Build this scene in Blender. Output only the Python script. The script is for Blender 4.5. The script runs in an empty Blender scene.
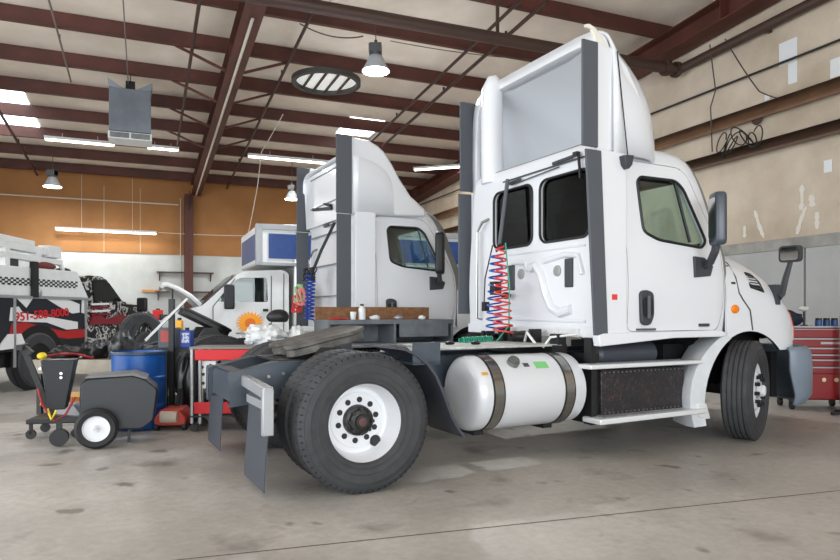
import bpy, bmesh, math, random
from mathutils import Vector, Matrix
from math import sin, cos, pi, radians, atan2, sqrt
random.seed(7)
S = bpy.context.scene
COL = S.collection

# ------------------------------------------------------------------ camera, world, exposure
cam_d = bpy.data.cameras.new('camera'); cam = bpy.data.objects.new('camera', cam_d); COL.objects.link(cam)
cam.location = (0, 0, 1.33); cam.rotation_euler = (radians(90), 0, 0)
cam_d.sensor_width = 36; cam_d.lens = 655 / 840 * 36; cam_d.shift_y = 33 / 840; cam_d.clip_end = 200
S.camera = cam
S.view_settings.view_transform = 'Standard'; S.view_settings.look = 'None'
S.view_settings.gamma = 1; S.view_settings.use_curve_mapping = False
S.view_settings.exposure = -0.1
W = bpy.data.worlds.new('world'); S.world = W; W.use_nodes = True
W.node_tree.nodes['Background'].inputs[0].default_value = (0.86, 0.93, 1.0, 1)
W.node_tree.nodes['Background'].inputs[1].default_value = 2.2

# building frame: u runs along the purlins (to the right), v from the far wall towards the camera
BA = atan2(655, 1560); BU = Vector((cos(BA), sin(BA), 0)); BV = Vector((sin(BA), -cos(BA), 0))
BO = Vector((0, 28.27, 0))
def bw(u, v, z=0): return BO + BU * u + BV * v + Vector((0, 0, z))
def roofz(v): return 6.1 + .06 * v            # underside of the purlins
U0, U1, V1 = -19.5, -0.69, 34.0

def area(name, loc, rot, sx, sy, power, color=(1, 1, 1), parent=None):
    l = bpy.data.lights.new(name, 'AREA'); l.shape = 'RECTANGLE'; l.size = sx; l.size_y = sy
    l.energy = power; l.color = color
    o = bpy.data.objects.new(name, l); COL.objects.link(o); o.location = loc; o.rotation_euler = rot
    if parent: o.parent = parent
    return o
# daylight through the big roll-up doorway behind the camera
area('doorway_daylight', bw(-11.5, V1 - .3, 2.9), (radians(-90), 0, BA + pi), 13, 4.8, 1150, (.93, .97, 1))

# ------------------------------------------------------------------ materials
MATS = {}
def lin(c):
    return tuple(((x / 12.92) if x <= .04045 else ((x + .055) / 1.055) ** 2.4) for x in (v / 255 for v in c))
def mat(name, rgb, rough=.5, metal=0, spec=.5, var=0, vscale=6, bump=0, bscale=40, coat=0, rgb2=None, contrast=None, emit=0):
    if name in MATS: return MATS[name]
    m = bpy.data.materials.new(name); m.use_nodes = True; nt = m.node_tree; N = nt.nodes; Lk = nt.links
    p = N['Principled BSDF']; c = lin(rgb)
    p.inputs['Base Color'].default_value = (*c, 1); p.inputs['Roughness'].default_value = rough
    p.inputs['Metallic'].default_value = metal; p.inputs['Specular IOR Level'].default_value = spec
    p.inputs['Coat Weight'].default_value = coat; p.inputs['Coat Roughness'].default_value = .05
    if emit:
        p.inputs['Emission Color'].default_value = (*c, 1); p.inputs['Emission Strength'].default_value = emit
    tc = None
    if var or rgb2 or bump:
        tc = N.new('ShaderNodeTexCoord')
    if var or rgb2:
        n = N.new('ShaderNodeTexNoise'); n.inputs['Scale'].default_value = vscale; n.inputs['Detail'].default_value = 6
        n.inputs['Roughness'].default_value = .6
        Lk.new(tc.outputs['Object'], n.inputs['Vector'])
        r = N.new('ShaderNodeValToRGB'); a, b = (contrast or (.35, .65))
        r.color_ramp.elements[0].position = a; r.color_ramp.elements[1].position = b
        c2 = lin(rgb2) if rgb2 else tuple(x * (1 - var) for x in c)
        r.color_ramp.elements[0].color = (*c2, 1); r.color_ramp.elements[1].color = (*c, 1)
        Lk.new(n.outputs['Fac'], r.inputs['Fac']); Lk.new(r.outputs['Color'], p.inputs['Base Color'])
    if bump:
        n2 = N.new('ShaderNodeTexNoise'); n2.inputs['Scale'].default_value = bscale; n2.inputs['Detail'].default_value = 4
        b_ = N.new('ShaderNodeBump'); b_.inputs['Strength'].default_value = bump; b_.inputs['Distance'].default_value = .02
        Lk.new(tc.outputs['Object'], n2.inputs['Vector']); Lk.new(n2.outputs['Fac'], b_.inputs['Height'])
        Lk.new(b_.outputs['Normal'], p.inputs['Normal'])
    MATS[name] = m; return m
def glass_mat(name, tint, rough=.02):
    if name in MATS: return MATS[name]
    m = bpy.data.materials.new(name); m.use_nodes = True; nt = m.node_tree; N = nt.nodes; Lk = nt.links
    N.remove(N['Principled BSDF']); out = N['Material Output']
    t = N.new('ShaderNodeBsdfTransparent'); t.inputs[0].default_value = (*tint, 1)
    g = N.new('ShaderNodeBsdfGlossy'); g.inputs['Roughness'].default_value = rough
    lw = N.new('ShaderNodeLayerWeight'); lw.inputs['Blend'].default_value = .5
    pw = N.new('ShaderNodeMath'); pw.operation = 'POWER'; pw.inputs[1].default_value = 4; Lk.new(lw.outputs['Facing'], pw.inputs[0])
    fr = N.new('ShaderNodeMath'); fr.operation = 'MULTIPLY_ADD'; fr.inputs[1].default_value = .8; fr.inputs[2].default_value = .05; Lk.new(pw.outputs[0], fr.inputs[0])
    mx = N.new('ShaderNodeMixShader'); Lk.new(fr.outputs[0], mx.inputs[0]); Lk.new(t.outputs[0], mx.inputs[1]); Lk.new(g.outputs[0], mx.inputs[2])
    Lk.new(mx.outputs[0], out.inputs[0]); MATS[name] = m; return m

WHITE = mat('white_paint', (226, 228, 232), .28, coat=.4)
WHITE2 = mat('white_dull_paint', (222, 223, 222), .5, var=.08)
GREYP = mat('grey_side_rubber', (80, 84, 90), .55)
DGREY = mat('dark_grey_plastic', (58, 61, 66), .5)
FRAMEG = mat('slate_grey_chassis_paint', (70, 78, 88), .38, var=.25, vscale=5)
BLACK = mat('black_plastic', (24, 24, 26), .5)
BLK2 = mat('black_oily_metal', (32, 31, 31), .45, var=.5, vscale=12)
CHROME = mat('chrome', (225, 225, 225), .12, 1)
STEEL = mat('brushed_steel', (170, 170, 168), .35, 1)
ALU = mat('dull_aluminium', (160, 162, 164), .4, .35)
RUBBER = mat('tyre_rubber', (60, 61, 64), .7, var=.3, vscale=8, bump=.12, bscale=60)
RIMW = mat('white_wheel_paint', (226, 227, 230), .4)
INTER = mat('cab_interior_dark', (38, 39, 41), .8)
LINING = mat('cab_lining_grey', (128, 130, 128), .8)
SEATM = mat('seat_fabric', (48, 49, 52), .9)
GLASS = glass_mat('tinted_glass', (.84, .92, .90))
GLASSD = glass_mat('dark_glass', (.16, .17, .18))
RED = mat('red_paint', (205, 24, 30), .35)
DRED = mat('dark_red_paint', (110, 18, 22), .35)
ORANGE = mat('orange_lens', (240, 130, 20), .25)
BLUE = mat('blue_air_hose', (20, 60, 160), .4)
REDH = mat('red_air_hose', (205, 50, 45), .4)
GREEN = mat('green_cable', (40, 150, 120), .4)
FIFTH = mat('worn_coupling_steel', (112, 108, 102), .5, .3, rgb2=(66, 63, 60), vscale=7, bump=.15)
WOOD = mat('brown_plank_wood', (140, 98, 62), .7, rgb2=(110, 72, 44), vscale=14)
STEELBR = mat('red_oxide_steel', (92, 48, 38), .6, rgb2=(72, 37, 29), vscale=1.2)

# ------------------------------------------------------------------ mesh builder
class M:
    def __init__(s): s.v = []; s.f = []; s.mi = []; s.cur = 0
    def add(s, vs, fs):
        o = len(s.v); s.v += [tuple(v) for v in vs]; s.f += [tuple(i + o for i in f) for f in fs]; s.mi += [s.cur] * len(fs); return s
    def box(s, x0, x1, y0, y1, z0, z1):
        vs = [(x, y, z) for x in (x0, x1) for y in (y0, y1) for z in (z0, z1)]
        return s.add(vs, [(0, 1, 3, 2), (4, 6, 7, 5), (0, 4, 5, 1), (2, 3, 7, 6), (0, 2, 6, 4), (1, 5, 7, 3)])
    def beam(s, p, q, w, h, up=(0, 0, 1)):
        p = Vector(p); q = Vector(q); d = (q - p).normalized(); up = Vector(up)
        if abs(d.dot(up)) > .98: up = Vector((1, 0, 0))
        a = d.cross(up).normalized() * w / 2; b = a.cross(d).normalized() * h / 2
        vs = [c + i * a + j * b for c in (p, q) for i in (-1, 1) for j in (-1, 1)]
        return s.add(vs, [(0, 1, 3, 2), (4, 6, 7, 5), (0, 4, 5, 1), (2, 3, 7, 6), (0, 2, 6, 4), (1, 5, 7, 3)])
    def tube(s, pts, r, seg=8, closed=False):
        pts = [Vector(p) for p in pts]; n = len(pts); rings = []; up = None
        for i, p in enumerate(pts):
            if closed: d = pts[(i + 1) % n] - pts[i - 1]
            else: d = pts[min(i + 1, n - 1)] - pts[max(i - 1, 0)]
            d.normalize()
            if up is None: up = Vector((0, 0, 1)) if abs(d.z) < .9 else Vector((1, 0, 0))
            a = d.cross(up).normalized(); up = a.cross(d).normalized()
            rr = r[i] if isinstance(r, (list, tuple)) else r
            rings.append([p + (a * cos(2 * pi * k / seg) + up * sin(2 * pi * k / seg)) * rr for k in range(seg)])
        return s.loft(rings, caps=not closed, wrap=closed)
    def cyl(s, p, q, r, r2=None, seg=24): return s.tube([p, q], [r, r if r2 is None else r2], seg)
    def loft(s, rings, caps=True, wrap=False, openring=False):
        n = len(rings[0]); m = len(rings); vs = [v for r in rings for v in r]; fs = []
        for i in range(m if wrap else m - 1):
            j = (i + 1) % m
            for k in range(n - 1 if openring else n):
                l = (k + 1) % n; fs.append((i * n + k, i * n + l, j * n + l, j * n + k))
        if caps and not openring: fs += [tuple(range(n))[::-1], tuple((m - 1) * n + k for k in range(n))]
        return s.add(vs, fs)
    def lathe(s, prof, c=(0, 0, 0), axis='y', seg=48):
        ax = {'x': Vector((1, 0, 0)), 'y': Vector((0, 1, 0)), 'z': Vector((0, 0, 1))}[axis] if isinstance(axis, str) else Vector(axis).normalized()
        t = Vector((0, 0, 1)) if abs(ax.z) < .9 else Vector((1, 0, 0)); a = ax.cross(t).normalized(); b = ax.cross(a)
        c = Vector(c)
        rings = [[c + ax * h + (a * cos(2 * pi * k / seg) + b * sin(2 * pi * k / seg)) * max(r, 1e-4) for k in range(seg)] for r, h in prof]
        return s.loft(rings, caps=False)
    def prism(s, poly, axis, a0, a1):
        def P(u, v, w): return {'x': (w, u, v), 'y': (u, w, v), 'z': (u, v, w)}[axis]
        n = len(poly); vs = [P(*p, a0) for p in poly] + [P(*p, a1) for p in poly]
        return s.add(vs, [tuple(range(n))[::-1], tuple(range(n, 2 * n))] + [(i, (i + 1) % n, n + (i + 1) % n, n + i) for i in range(n)])
    def ell(s, c, r, seg=20, rg=12, z0=-1, z1=1):
        c = Vector(c); r = Vector(r) if not isinstance(r, (int, float)) else Vector((r, r, r)); rings = []
        for i in range(rg + 1):
            t = -pi / 2 + pi * i / rg; zz = max(z0, min(z1, sin(t))); cr = sqrt(max(0, 1 - zz * zz))
            if sin(t) < z0 or sin(t) > z1: cr = sqrt(max(0, 1 - zz * zz))
            rings.append([c + Vector((r.x * max(cr, 1e-3) * cos(2 * pi * k / seg), r.y * max(cr, 1e-3) * sin(2 * pi * k / seg), r.z * zz)) for k in range(seg)])
        return s.loft(rings)
    def mesh(s, name, mats, ang=35):
        me = bpy.data.meshes.new(name); me.from_pydata(s.v, [], s.f); 
        for m in (mats if isinstance(mats, (list, tuple)) else [mats]): me.materials.append(m)
        for p, i in zip(me.polygons, s.mi): p.material_index = i
        bm = bmesh.new(); bm.from_mesh(me); bmesh.ops.remove_doubles(bm, verts=bm.verts, dist=1e-5)
        bmesh.ops.recalc_face_normals(bm, faces=bm.faces); smooth_bm(bm, ang); bm.to_mesh(me); bm.free(); return me
    def build(s, name, mats, parent=None, ang=35, bevel=0, loc=None, rotz=None):
        o = bpy.data.objects.new(name, s.mesh(name, mats, ang)); COL.objects.link(o)
        if parent is not None: o.parent = parent
        if loc is not None: o.location = loc
        if rotz is not None: o.rotation_euler = (0, 0, rotz)
        if bevel:
            b = o.modifiers.new('bevel', 'BEVEL'); b.width = bevel; b.segments = 2; b.limit_method = 'ANGLE'; b.angle_limit = radians(40)
        return o
def smooth_bm(bm, ang):
    for f in bm.faces: f.smooth = True
    for e in bm.edges:
        e.smooth = not (len(e.link_faces) == 2 and e.calc_face_angle(0) > radians(ang))
def rrect(x0, x1, y0, y1, r, k=6):
    pts = []
    for cx, cy, a in ((x1 - r, y1 - r, 0), (x0 + r, y1 - r, 90), (x0 + r, y0 + r, 180), (x1 - r, y0 + r, 270)):
        for i in range(k + 1): t = radians(a + 90 * i / k); pts.append((cx + r * cos(t), cy + r * sin(t)))
    return pts
def rpoly(pts, r, k=5):
    out = []; n = len(pts)
    for i in range(n):
        p = Vector(pts[i]); a = (Vector(pts[i - 1]) - p); b = (Vector(pts[(i + 1) % n]) - p)
        ra = min(r, a.length * .45, b.length * .45); a = p + a.normalized() * ra; b = p + b.normalized() * ra
        for j in range(k + 1): t = j / k; out.append(tuple(a * (1 - t) ** 2 + p * 2 * t * (1 - t) + b * t * t))
    return out
def spl(xs, ys, x):
    if x <= xs[0]: return ys[0]
    if x >= xs[-1]: return ys[-1]
    for i in range(len(xs) - 1):
        if xs[i] <= x <= xs[i + 1]: break
    d = [(ys[j + 1] - ys[j]) / (xs[j + 1] - xs[j]) for j in range(len(xs) - 1)]
    def m(j):
        if j == 0: return d[0]
        if j == len(xs) - 1: return d[-1]
        return 0 if d[j - 1] * d[j] <= 0 else 2 * d[j - 1] * d[j] / (d[j - 1] + d[j])
    h = xs[i + 1] - xs[i]; t = (x - xs[i]) / h
    return (2*t**3-3*t**2+1)*ys[i] + (t**3-2*t**2+t)*h*m(i) + (-2*t**3+3*t**2)*ys[i+1] + (t**3-t**2)*h*m(i+1)
def booled(me, ops):
    """mesh after exact booleans: ops = [(kind, cutter_mesh)]"""
    o = bpy.data.objects.new('work', me); COL.objects.link(o); cs = []
    for kind, cm in ops:
        c = bpy.data.objects.new('work_cut', cm); COL.objects.link(c); cs.append(c)
        b = o.modifiers.new('b', 'BOOLEAN'); b.operation = kind; b.object = c; b.solver = 'EXACT'
    bpy.context.view_layer.update()
    dg = bpy.context.evaluated_depsgraph_get(); r = bpy.data.meshes.new_from_object(o.evaluated_get(dg))
    for c in cs: bpy.data.objects.remove(c)
    bpy.data.objects.remove(o)
    bm = bmesh.new(); bm.from_mesh(r); smooth_bm(bm, 30); bm.to_mesh(r); bm.free(); return r
def link(name, me, parent=None):
    me.name = name; o = bpy.data.objects.new(name, me); COL.objects.link(o)
    if parent is not None: o.parent = parent
    return o
def tag(o, label, cat, group=None, kind=None):
    o['label'] = label; o['category'] = cat
    if group: o['group'] = group
    if kind: o['kind'] = kind
    return o
def empty(name, label, cat, loc, rotz=0, group=None):
    o = bpy.data.objects.new(name, None); COL.objects.link(o); o.location = loc; o.rotation_euler = (0, 0, rotz); o.empty_display_size = .2
    return tag(o, label, cat, group)
def text(name, s, size, m, parent, loc, rot, ext=.003, sx=1.0, off=0, shear=0):
    c = bpy.data.curves.new(name, 'FONT'); c.body = s; c.size = size; c.extrude = ext; c.align_x = 'CENTER'; c.align_y = 'CENTER'; c.offset = off; c.shear = shear
    t = bpy.data.objects.new(name, c); COL.objects.link(t); bpy.context.view_layer.update()
    me = bpy.data.meshes.new_from_object(t.evaluated_get(bpy.context.evaluated_depsgraph_get())); bpy.data.objects.remove(t)
    me.materials.clear(); me.materials.append(m); o = link(name, me, parent); o.location = loc; o.rotation_euler = rot; o.scale = (sx, 1, 1); return o

# ------------------------------------------------------------------ building shell
def struct(m, name, mats, **k):
    o = m.build(name, mats, loc=BO, rotz=BA, **k); o['kind'] = 'structure'; return o
# in these objects local x = u, local y = -v
def concrete():
    m = bpy.data.materials.new('concrete_floor'); m.use_nodes = True; nt = m.node_tree; N = nt.nodes; Lk = nt.links; p = N['Principled BSDF']
    tc = N.new('ShaderNodeTexCoord')
    def noise(sc, det, rg=.6):
        n = N.new('ShaderNodeTexNoise'); n.inputs['Scale'].default_value = sc; n.inputs['Detail'].default_value = det; n.inputs['Roughness'].default_value = rg
        Lk.new(tc.outputs['Object'], n.inputs['Vector']); return n
    def ramp(n, a, b, c0, c1):
        r = N.new('ShaderNodeValToRGB'); r.color_ramp.elements[0].position = a; r.color_ramp.elements[1].position = b
        r.color_ramp.elements[0].color = (*lin(c0), 1); r.color_ramp.elements[1].color = (*lin(c1), 1); Lk.new(n.outputs['Fac'], r.inputs['Fac']); return r
    base = ramp(noise(.55, 8, .65), .34, .66, (160, 155, 149), (196, 191, 184))
    st = ramp(noise(1.7, 5, .5), .60, .74, (255, 255, 255), (150, 142, 132))
    fine = ramp(noise(14, 6, .7), .3, .7, (222, 220, 216), (255, 255, 255))
    def mul(a, b, f):
        x = N.new('ShaderNodeMixRGB'); x.blend_type = 'MULTIPLY'; x.inputs[0].default_value = f; Lk.new(a, x.inputs[1]); Lk.new(b, x.inputs[2]); return x.outputs[0]
    st2 = ramp(noise(3.3, 3, .4), .66, .72, (255, 255, 255), (120, 110, 100))
    c = mul(base.outputs[0], st.outputs[0], .7); c = mul(c, st2.outputs[0], .6); c = mul(c, fine.outputs[0], .8)
    Lk.new(c, p.inputs['Base Color'])
    rr = N.new('ShaderNodeMapRange'); rr.inputs[3].default_value = .28; rr.inputs[4].default_value = .6
    Lk.new(noise(1.1, 6).outputs['Fac'], rr.inputs[0]); Lk.new(rr.outputs[0], p.inputs['Roughness'])
    b = N.new('ShaderNodeBump'); b.inputs['Strength'].default_value = .08; Lk.new(noise(30, 5).outputs['Fac'], b.inputs['Height']); Lk.new(b.outputs[0], p.inputs['Normal'])
    return m
struct(M().box(U0 - .3, U1 + .3, -V1, .3, -.2, 0), 'floor', concrete())
INSUL = mat('ceiling_insulation', (242, 229, 214), .8, rgb2=(222, 208, 192), vscale=.7, bump=.5, bscale=1.5)
m = M(); 
zc = .34
m.add([(U0, 0, roofz(0) + zc), (U1, 0, roofz(0) + zc), (U1, -V1, roofz(V1) + zc), (U0, -V1, roofz(V1) + zc),
       (U0, 0, roofz(0) + zc + .1), (U1, 0, roofz(0) + zc + .1), (U1, -V1, roofz(V1) + zc + .1), (U0, -V1, roofz(V1) + zc + .1)],
      [(0, 1, 2, 3), (7, 6, 5, 4), (0, 4, 5, 1), (1, 5, 6, 2), (2, 6, 7, 3), (3, 7, 4, 0)])
struct(m, 'ceiling', INSUL)
LOWW = mat('far_wall_white_panels', (205, 208, 206), .7, rgb2=(186, 188, 185), vscale=.9)
m = M(); m.box(U0, U1, 0, .2, 0, 3.5); struct(m, 'wall_far', LOWW)
ORW = mat('far_wall_brown_board', (172, 120, 68), .7, rgb2=(154, 104, 56), vscale=.6)
m = M(); m.box(U0, U1, -.03, .2, 3.5, 6.5); o = struct(m, 'wall_far_upper', ORW)
def right_wall_mat():
    m = mat('right_wall_board', (206, 192, 174), .75, rgb2=(178, 162, 142), vscale=.8, bump=.1, bscale=6); return m
m = M(); m.box(U1, U1 + .2, -V1, 0, 2.62, 8.6); struct(m, 'wall_right', right_wall_mat())
GPAN = mat('right_wall_grey_panel', (176, 177, 176), .5, rgb2=(164, 165, 164), vscale=1)
m = M()
for i in range(-1, 13):
    m.box(U1 - .04, U1 + .16, -(i + 1) * 2.44 - 1.34 + .02, -i * 2.44 - 1.34 - .02, 0, 2.42)
struct(m, 'wall_right_lower', GPAN, bevel=.006)
m = M(); m.box(U1 - .05, U1 + .1, -V1, 0, 2.42, 2.62); struct(m, 'trim_1', mat('grey_ledge', (158, 157, 152), .55, rgb2=(130, 128, 122), vscale=3), bevel=.01)
m = M(); m.box(U0 - .2, U0, -13, 0, 0, 8.6).box(U0 - .2, U0, -V1, -29, 0, 8.6).box(U0 - .2, U0, -29, -13, 5.3, 8.6); struct(m, 'wall_left', LOWW)
# daylight through the open bay of the left wall
area('side_daylight', bw(U0 + .3, 21, 2.8), (radians(90), 0, BA - pi / 2), 14, 4.6, 900, (.93, .97, 1))
m = M(); yb = -V1
m.box(U0, -18, yb - .2, yb, 0, 8.6).box(-5, U1, yb - .2, yb, 0, 8.6).box(-18, -5, yb - .2, yb, 5.3, 8.6)
struct(m, 'wall_back', LOWW)
# thin panel joints of the far wall, as battens
for i, u in enumerate((-12.3, -11.1)):
    struct(M().box(u - .02, u + .02, -.045, -.03, 3.5, 5.9), 'trim_%d' % (i + 2), mat('joint_batten', (178, 150, 118), .6))
# skylight strips in the ceiling
SKYM = mat('skylight_translucent', (240, 248, 255), .5, emit=5)
for i, (u0, u1, v) in enumerate(((-19.0, -13.75, 6.75), (-19.0, -13.75, 4.95), (-5.55, -4.5, 7.3))):
    v0, v1 = v - .7, v + .78
    m = M(); m.add([(u0, -v0, roofz(v0) + .325), (u1, -v0, roofz(v0) + .325), (u1, -v1, roofz(v1) + .325), (u0, -v1, roofz(v1) + .325)], [(0, 1, 2, 3)])
    m.add([(u0, -v0, roofz(v0) + .337), (u1, -v0, roofz(v0) + .337), (u1, -v1, roofz(v1) + .337), (u0, -v1, roofz(v1) + .337)], [(3, 2, 1, 0)])
    struct(m, 'window_%d' % (i + 1), SKYM)
# floor joints and old paint mark
m = M()
def fl(m, a, b, w, z=.0015):
    a = Vector(a); b = Vector(b); d = (b - a).normalized(); n = Vector((-d.y, d.x)) * w / 2
    m.add([(a.x - n.x, a.y - n.y, z), (b.x - n.x, b.y - n.y, z), (b.x + n.x, b.y + n.y, z), (a.x + n.x, a.y + n.y, z)], [(0, 1, 2, 3)])
JOINT = mat('floor_joint_dark', (92, 86, 80), .8)
jf = M()
for a, b in (((-1.55, 3.45), (6.2, 5.85)), ((-5.2, 6.35), (-3.72, 8.45)), ((-3.72, 8.45), (1, 12))): fl(jf, a, b, .012)
o = jf.build('trim_9', JOINT); o['kind'] = 'structure'

# ------------------------------------------------------------------ steel frame
Z = Vector((0, 0, 1))
ordn = ['first', 'second', 'third', 'fourth', 'fifth', 'sixth', 'seventh', 'eighth', 'ninth', 'tenth', 'eleventh', 'twelfth', 'thirteenth', 'fourteenth', 'fifteenth', 'sixteenth', 'seventeenth']
pm = M(); Lp = U1 - U0 - .04
pm.box(0, Lp, -.012, .0, 0, .33).box(0, Lp, -.10, 0, 0, .012).box(0, Lp, 0, .07, .318, .33)
pme = pm.mesh('purlin', STEELBR)
for n in range(14):
    v = .69 + 1.84 * n
    o = bpy.data.objects.new('roof_purlin', pme); COL.objects.link(o); o.location = bw(U0 + .02, v, roofz(v)); o.rotation_euler = (0, 0, BA)
    tag(o, 'dark red-brown steel roof purlin, %s in line counted from the far wall' % ordn[n], 'roof beam', 'roof purlins under the ceiling')
def I_rafter(u, name, label, v0=0, v1=31.5, w=.2, dep=.55):
    m = M(); 
    def seg(du0, du1, dz0, dz1):
        vs = []
        for v in (v0, v1):
            z = roofz(v)
            for a in (du0, du1):
                for b in (dz0, dz1): vs.append((a, -(v - v0), z - roofz(v0) + b))
        m.add(vs, [(0, 1, 3, 2), (4, 6, 7, 5), (0, 4, 5, 1), (2, 3, 7, 6), (0, 2, 6, 4), (1, 5, 7, 3)])
    seg(-w / 2, w / 2, -dep, -dep + .02); seg(-w / 2, w / 2, -.02, 0); seg(-.006, .006, -dep, 0)
    for k in range(6): v = 2 + k * 5; m.box(-w / 2, w / 2, -v - .008, -v + .008, roofz(v) - roofz(0) - dep + .02, roofz(v) - roofz(0) - .02)
    o = m.build(name, STEELBR, loc=bw(u, v0, roofz(v0)), rotz=BA); return tag(o, label, 'roof beam')
I_rafter(-9.2, 'roof_rafter', 'large red-brown I-beam rafter running overhead from the left column towards the viewer', .3, w=.36, dep=.42)
I_rafter(-.98, 'roof_rafter', 'dark red-brown end rafter lying against the right wall', .1, w=.45, dep=.42)
I_rafter(-17.4, 'roof_rafter', 'far left red-brown rafter beyond the skylights', .3, w=.36, dep=.42)
def column(u, label):
    m = M(); w = .15
    m.box(-w, w, -.2, -.185, 0, 5.72).box(-w, w, .185, .2, 0, 5.72).box(-.008, .008, -.2, .2, 0, 5.72)
    m.prism([(-.2, 5.66), (-.2, 4.9), (-.75, 5.67)], 'x', -.01, .01) if False else None
    m.add([(-.01, -.2, 5.1), (.01, -.2, 5.1), (-.01, -.2, 5.7), (.01, -.2, 5.7), (-.01, -.8, 5.74), (.01, -.8, 5.74)], [(0, 1, 3, 2), (2, 3, 5, 4), (0, 4, 5, 1), (0, 2, 4), (1, 5, 3)])
    o = m.build('steel_column', STEELBR, loc=bw(u, .3, 0), rotz=BA); return tag(o, label, 'column')
column(-9.45, 'red-brown steel column against the far wall behind the open-hood van')
column(-17.4, 'red-brown steel column at the far left of the far wall, behind the tow truck')
m = M(); m.cyl((0, 0, 0), (0, 0, 5.6), .018, seg=8)
tag(m.build('conduit_riser', mat('pale_conduit', (205, 198, 184), .5), loc=bw(-9.72, .1, 0), rotz=BA), 'thin pale vertical conduit beside the left steel column', 'pipe')
# girts on the right wall
GIRT = mat('tan_brown_girt', (122, 90, 64), .6, rgb2=(104, 74, 52), vscale=2)
for z, h, mm, lab, dv in ((5.06, .2, GIRT, 'tan-brown horizontal girt on the right wall, the middle of the three rails', .16), (4.40, .17, mat('dark_girt', (92, 68, 52), .6), 'dark brown lower rail on the right wall holding the tangled wires', .14)):
    m = M(); m.box(-dv, 0, -24, -.4, -h, 0).box(-dv, -dv + .015, -24, -.4, -h - .05, 0)
    tag(m.build('wall_girt', mm, loc=bw(U1, 0, z), rotz=BA), lab, 'wall beam')
m = M(); m.cyl((0, -.5, 0), (0, -24, 0), .022, seg=8)
tag(m.build('wall_cable', BLACK, loc=bw(U1 - .1, 0, 5.66), rotz=BA), 'taut black cable running along the right wall above the girts', 'cable')
# tubular strut and pipe on the right
PIPE = mat('brown_pipe', (66, 46, 38), .5)
r = empty('tubular_strut', 'long brown tubular strut running overhead across the bay to the right wall', 'pipe', bw(-11.5, 15.55, 6.3), BA)
M().cyl((0, 0, 0), (10.6, -.2, 0), .11, seg=12).build('tube', PIPE, r)
for x in (1.5, 6.5): M().beam((x, -.02, .05), (x, -.02, .85), .05, .05).build('hanger', PIPE, r)
m = M(); m.cyl((10.25, -.2, 0), (10.33, -.2, 0), .16, seg=12).cyl((10.52, -.2, 0), (10.6, -.2, 0), .16, seg=12); m.build('clamp', PIPE, r)
r = empty('wall_pipe', 'brown pipe climbing along the top of the right wall from the strut clamp', 'pipe', bw(-.88, 15.75, 6.3), BA)
M().tube([(0, 0, 0), (.03, -.4, .03), (.06, -9, .35)], .09, 12).build('tube', PIPE, r)
for y in (-2, -5, -8): M().box(.06, .18, y - .03, y + .03, .0, .08).build('bracket', PIPE, r)
# roof pipes along the rafters
ROD = mat('dark_pipe_paint', (60, 38, 32), .5)
for u, va, vb, rr, lab in ((-8.08, .3, 22, .035, 'thin dark roof pipe just right of the big rafter'), (-10.05, 4.6, 22, .035, 'thin dark roof pipe just left of the big rafter'), (-14.35, .3, 22, .04, 'dark roof pipe crossing in front of the left skylights'),
                       (-4.67, 3, 16, .035, 'left one of the two slanting roof pipes above the middle truck'), (-4.2, 7, 16, .04, 'right one of the two slanting roof pipes above the middle truck'),
                       (-12.5, 9.2, 22, .02, 'thin grey conduit crossing the purlins above the hanging heater'), (-11.3, 9.5, 22, .012, 'thin wire dropping towards the hanging heater')):
    m = M(); m.cyl((0, -va, roofz(va)), (0, -vb, roofz(vb)), rr, seg=8)
    for k in range(3):
        v = va + (vb - va) * (k + .5) / 3; m.cyl((0, -v, roofz(v)), (0, -v, roofz(v) + .12), rr * .7, seg=6)
    o = m.build('roof_pipe', ROD if rr > .025 else mat('grey_conduit', (120, 112, 104), .5), loc=bw(u, 0, -.05), rotz=BA); tag(o, lab, 'pipe')
# flange braces at the rafter
k = 0
for n in (3, 4, 5, 6):
    v = .69 + 1.84 * n
    for sgn in (-1, 1):
        m = M(); m.beam((0, 0, -.38), (sgn * 1.05, .02, .03), .05, .05)
        o = m.build('flange_brace', STEELBR, loc=bw(-9.2 + sgn * .12, v, roofz(v)), rotz=BA)
        tag(o, 'diagonal steel brace %s of the big rafter at the %s purlin from the far wall' % ('left' if sgn < 0 else 'right', ordn[n]), 'brace', 'diagonal braces of the big rafter')
# bird-wire / cable catenaries
def wire(pts, sag, r, m_, label, name='hanging_wire', cat='wire'):
    P = []
    for a, b in zip(pts[:-1], pts[1:]):
        a = Vector(a); b = Vector(b)
        for i in range(12): t = i / 12; p = a.lerp(b, t); p.z -= sag * 4 * t * (1 - t); P.append(p)
    P.append(Vector(pts[-1])); base = P[0].copy()
    o = M().tube([p - base for p in P], r, 6).build(name, m_, loc=base); return tag(o, label, cat)
WIRE = mat('grey_wire', (70, 64, 58), .6); WIREW = mat('white_wire', (215, 208, 196), .6)
wire([bw(-8.3, 14, 6.7), bw(-7.1, 14.1, 6.62)], .12, .012, WIRE, 'thin dark cable sagging towards the bright high-bay lamp')
wire([bw(-6.55, 14.1, 6.62), bw(-3.2, 14.5, 6.6), bw(-.9, 15, 6.6)], .06, .008, WIRE, 'thin cable running from the high-bay lamp to the right wall')
wire([bw(-7.6, 8.8, 6.55), bw(-7.9, 7.2, 5.9), bw(-7.75, 5.5, 5.2), bw(-7.8, 4, 4.0)], .02, .012, WIREW, 'loose white cord hanging down to the box truck roof')
wire([bw(-.85, 16.9, 6.5), bw(-.8, 17.6, 5.3), bw(-.8, 18.3, 4.93), bw(-.8, 19.4, 5.0)], .04, .012, WIRE, 'dark wire drooping in a long arc down the right wall')
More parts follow.
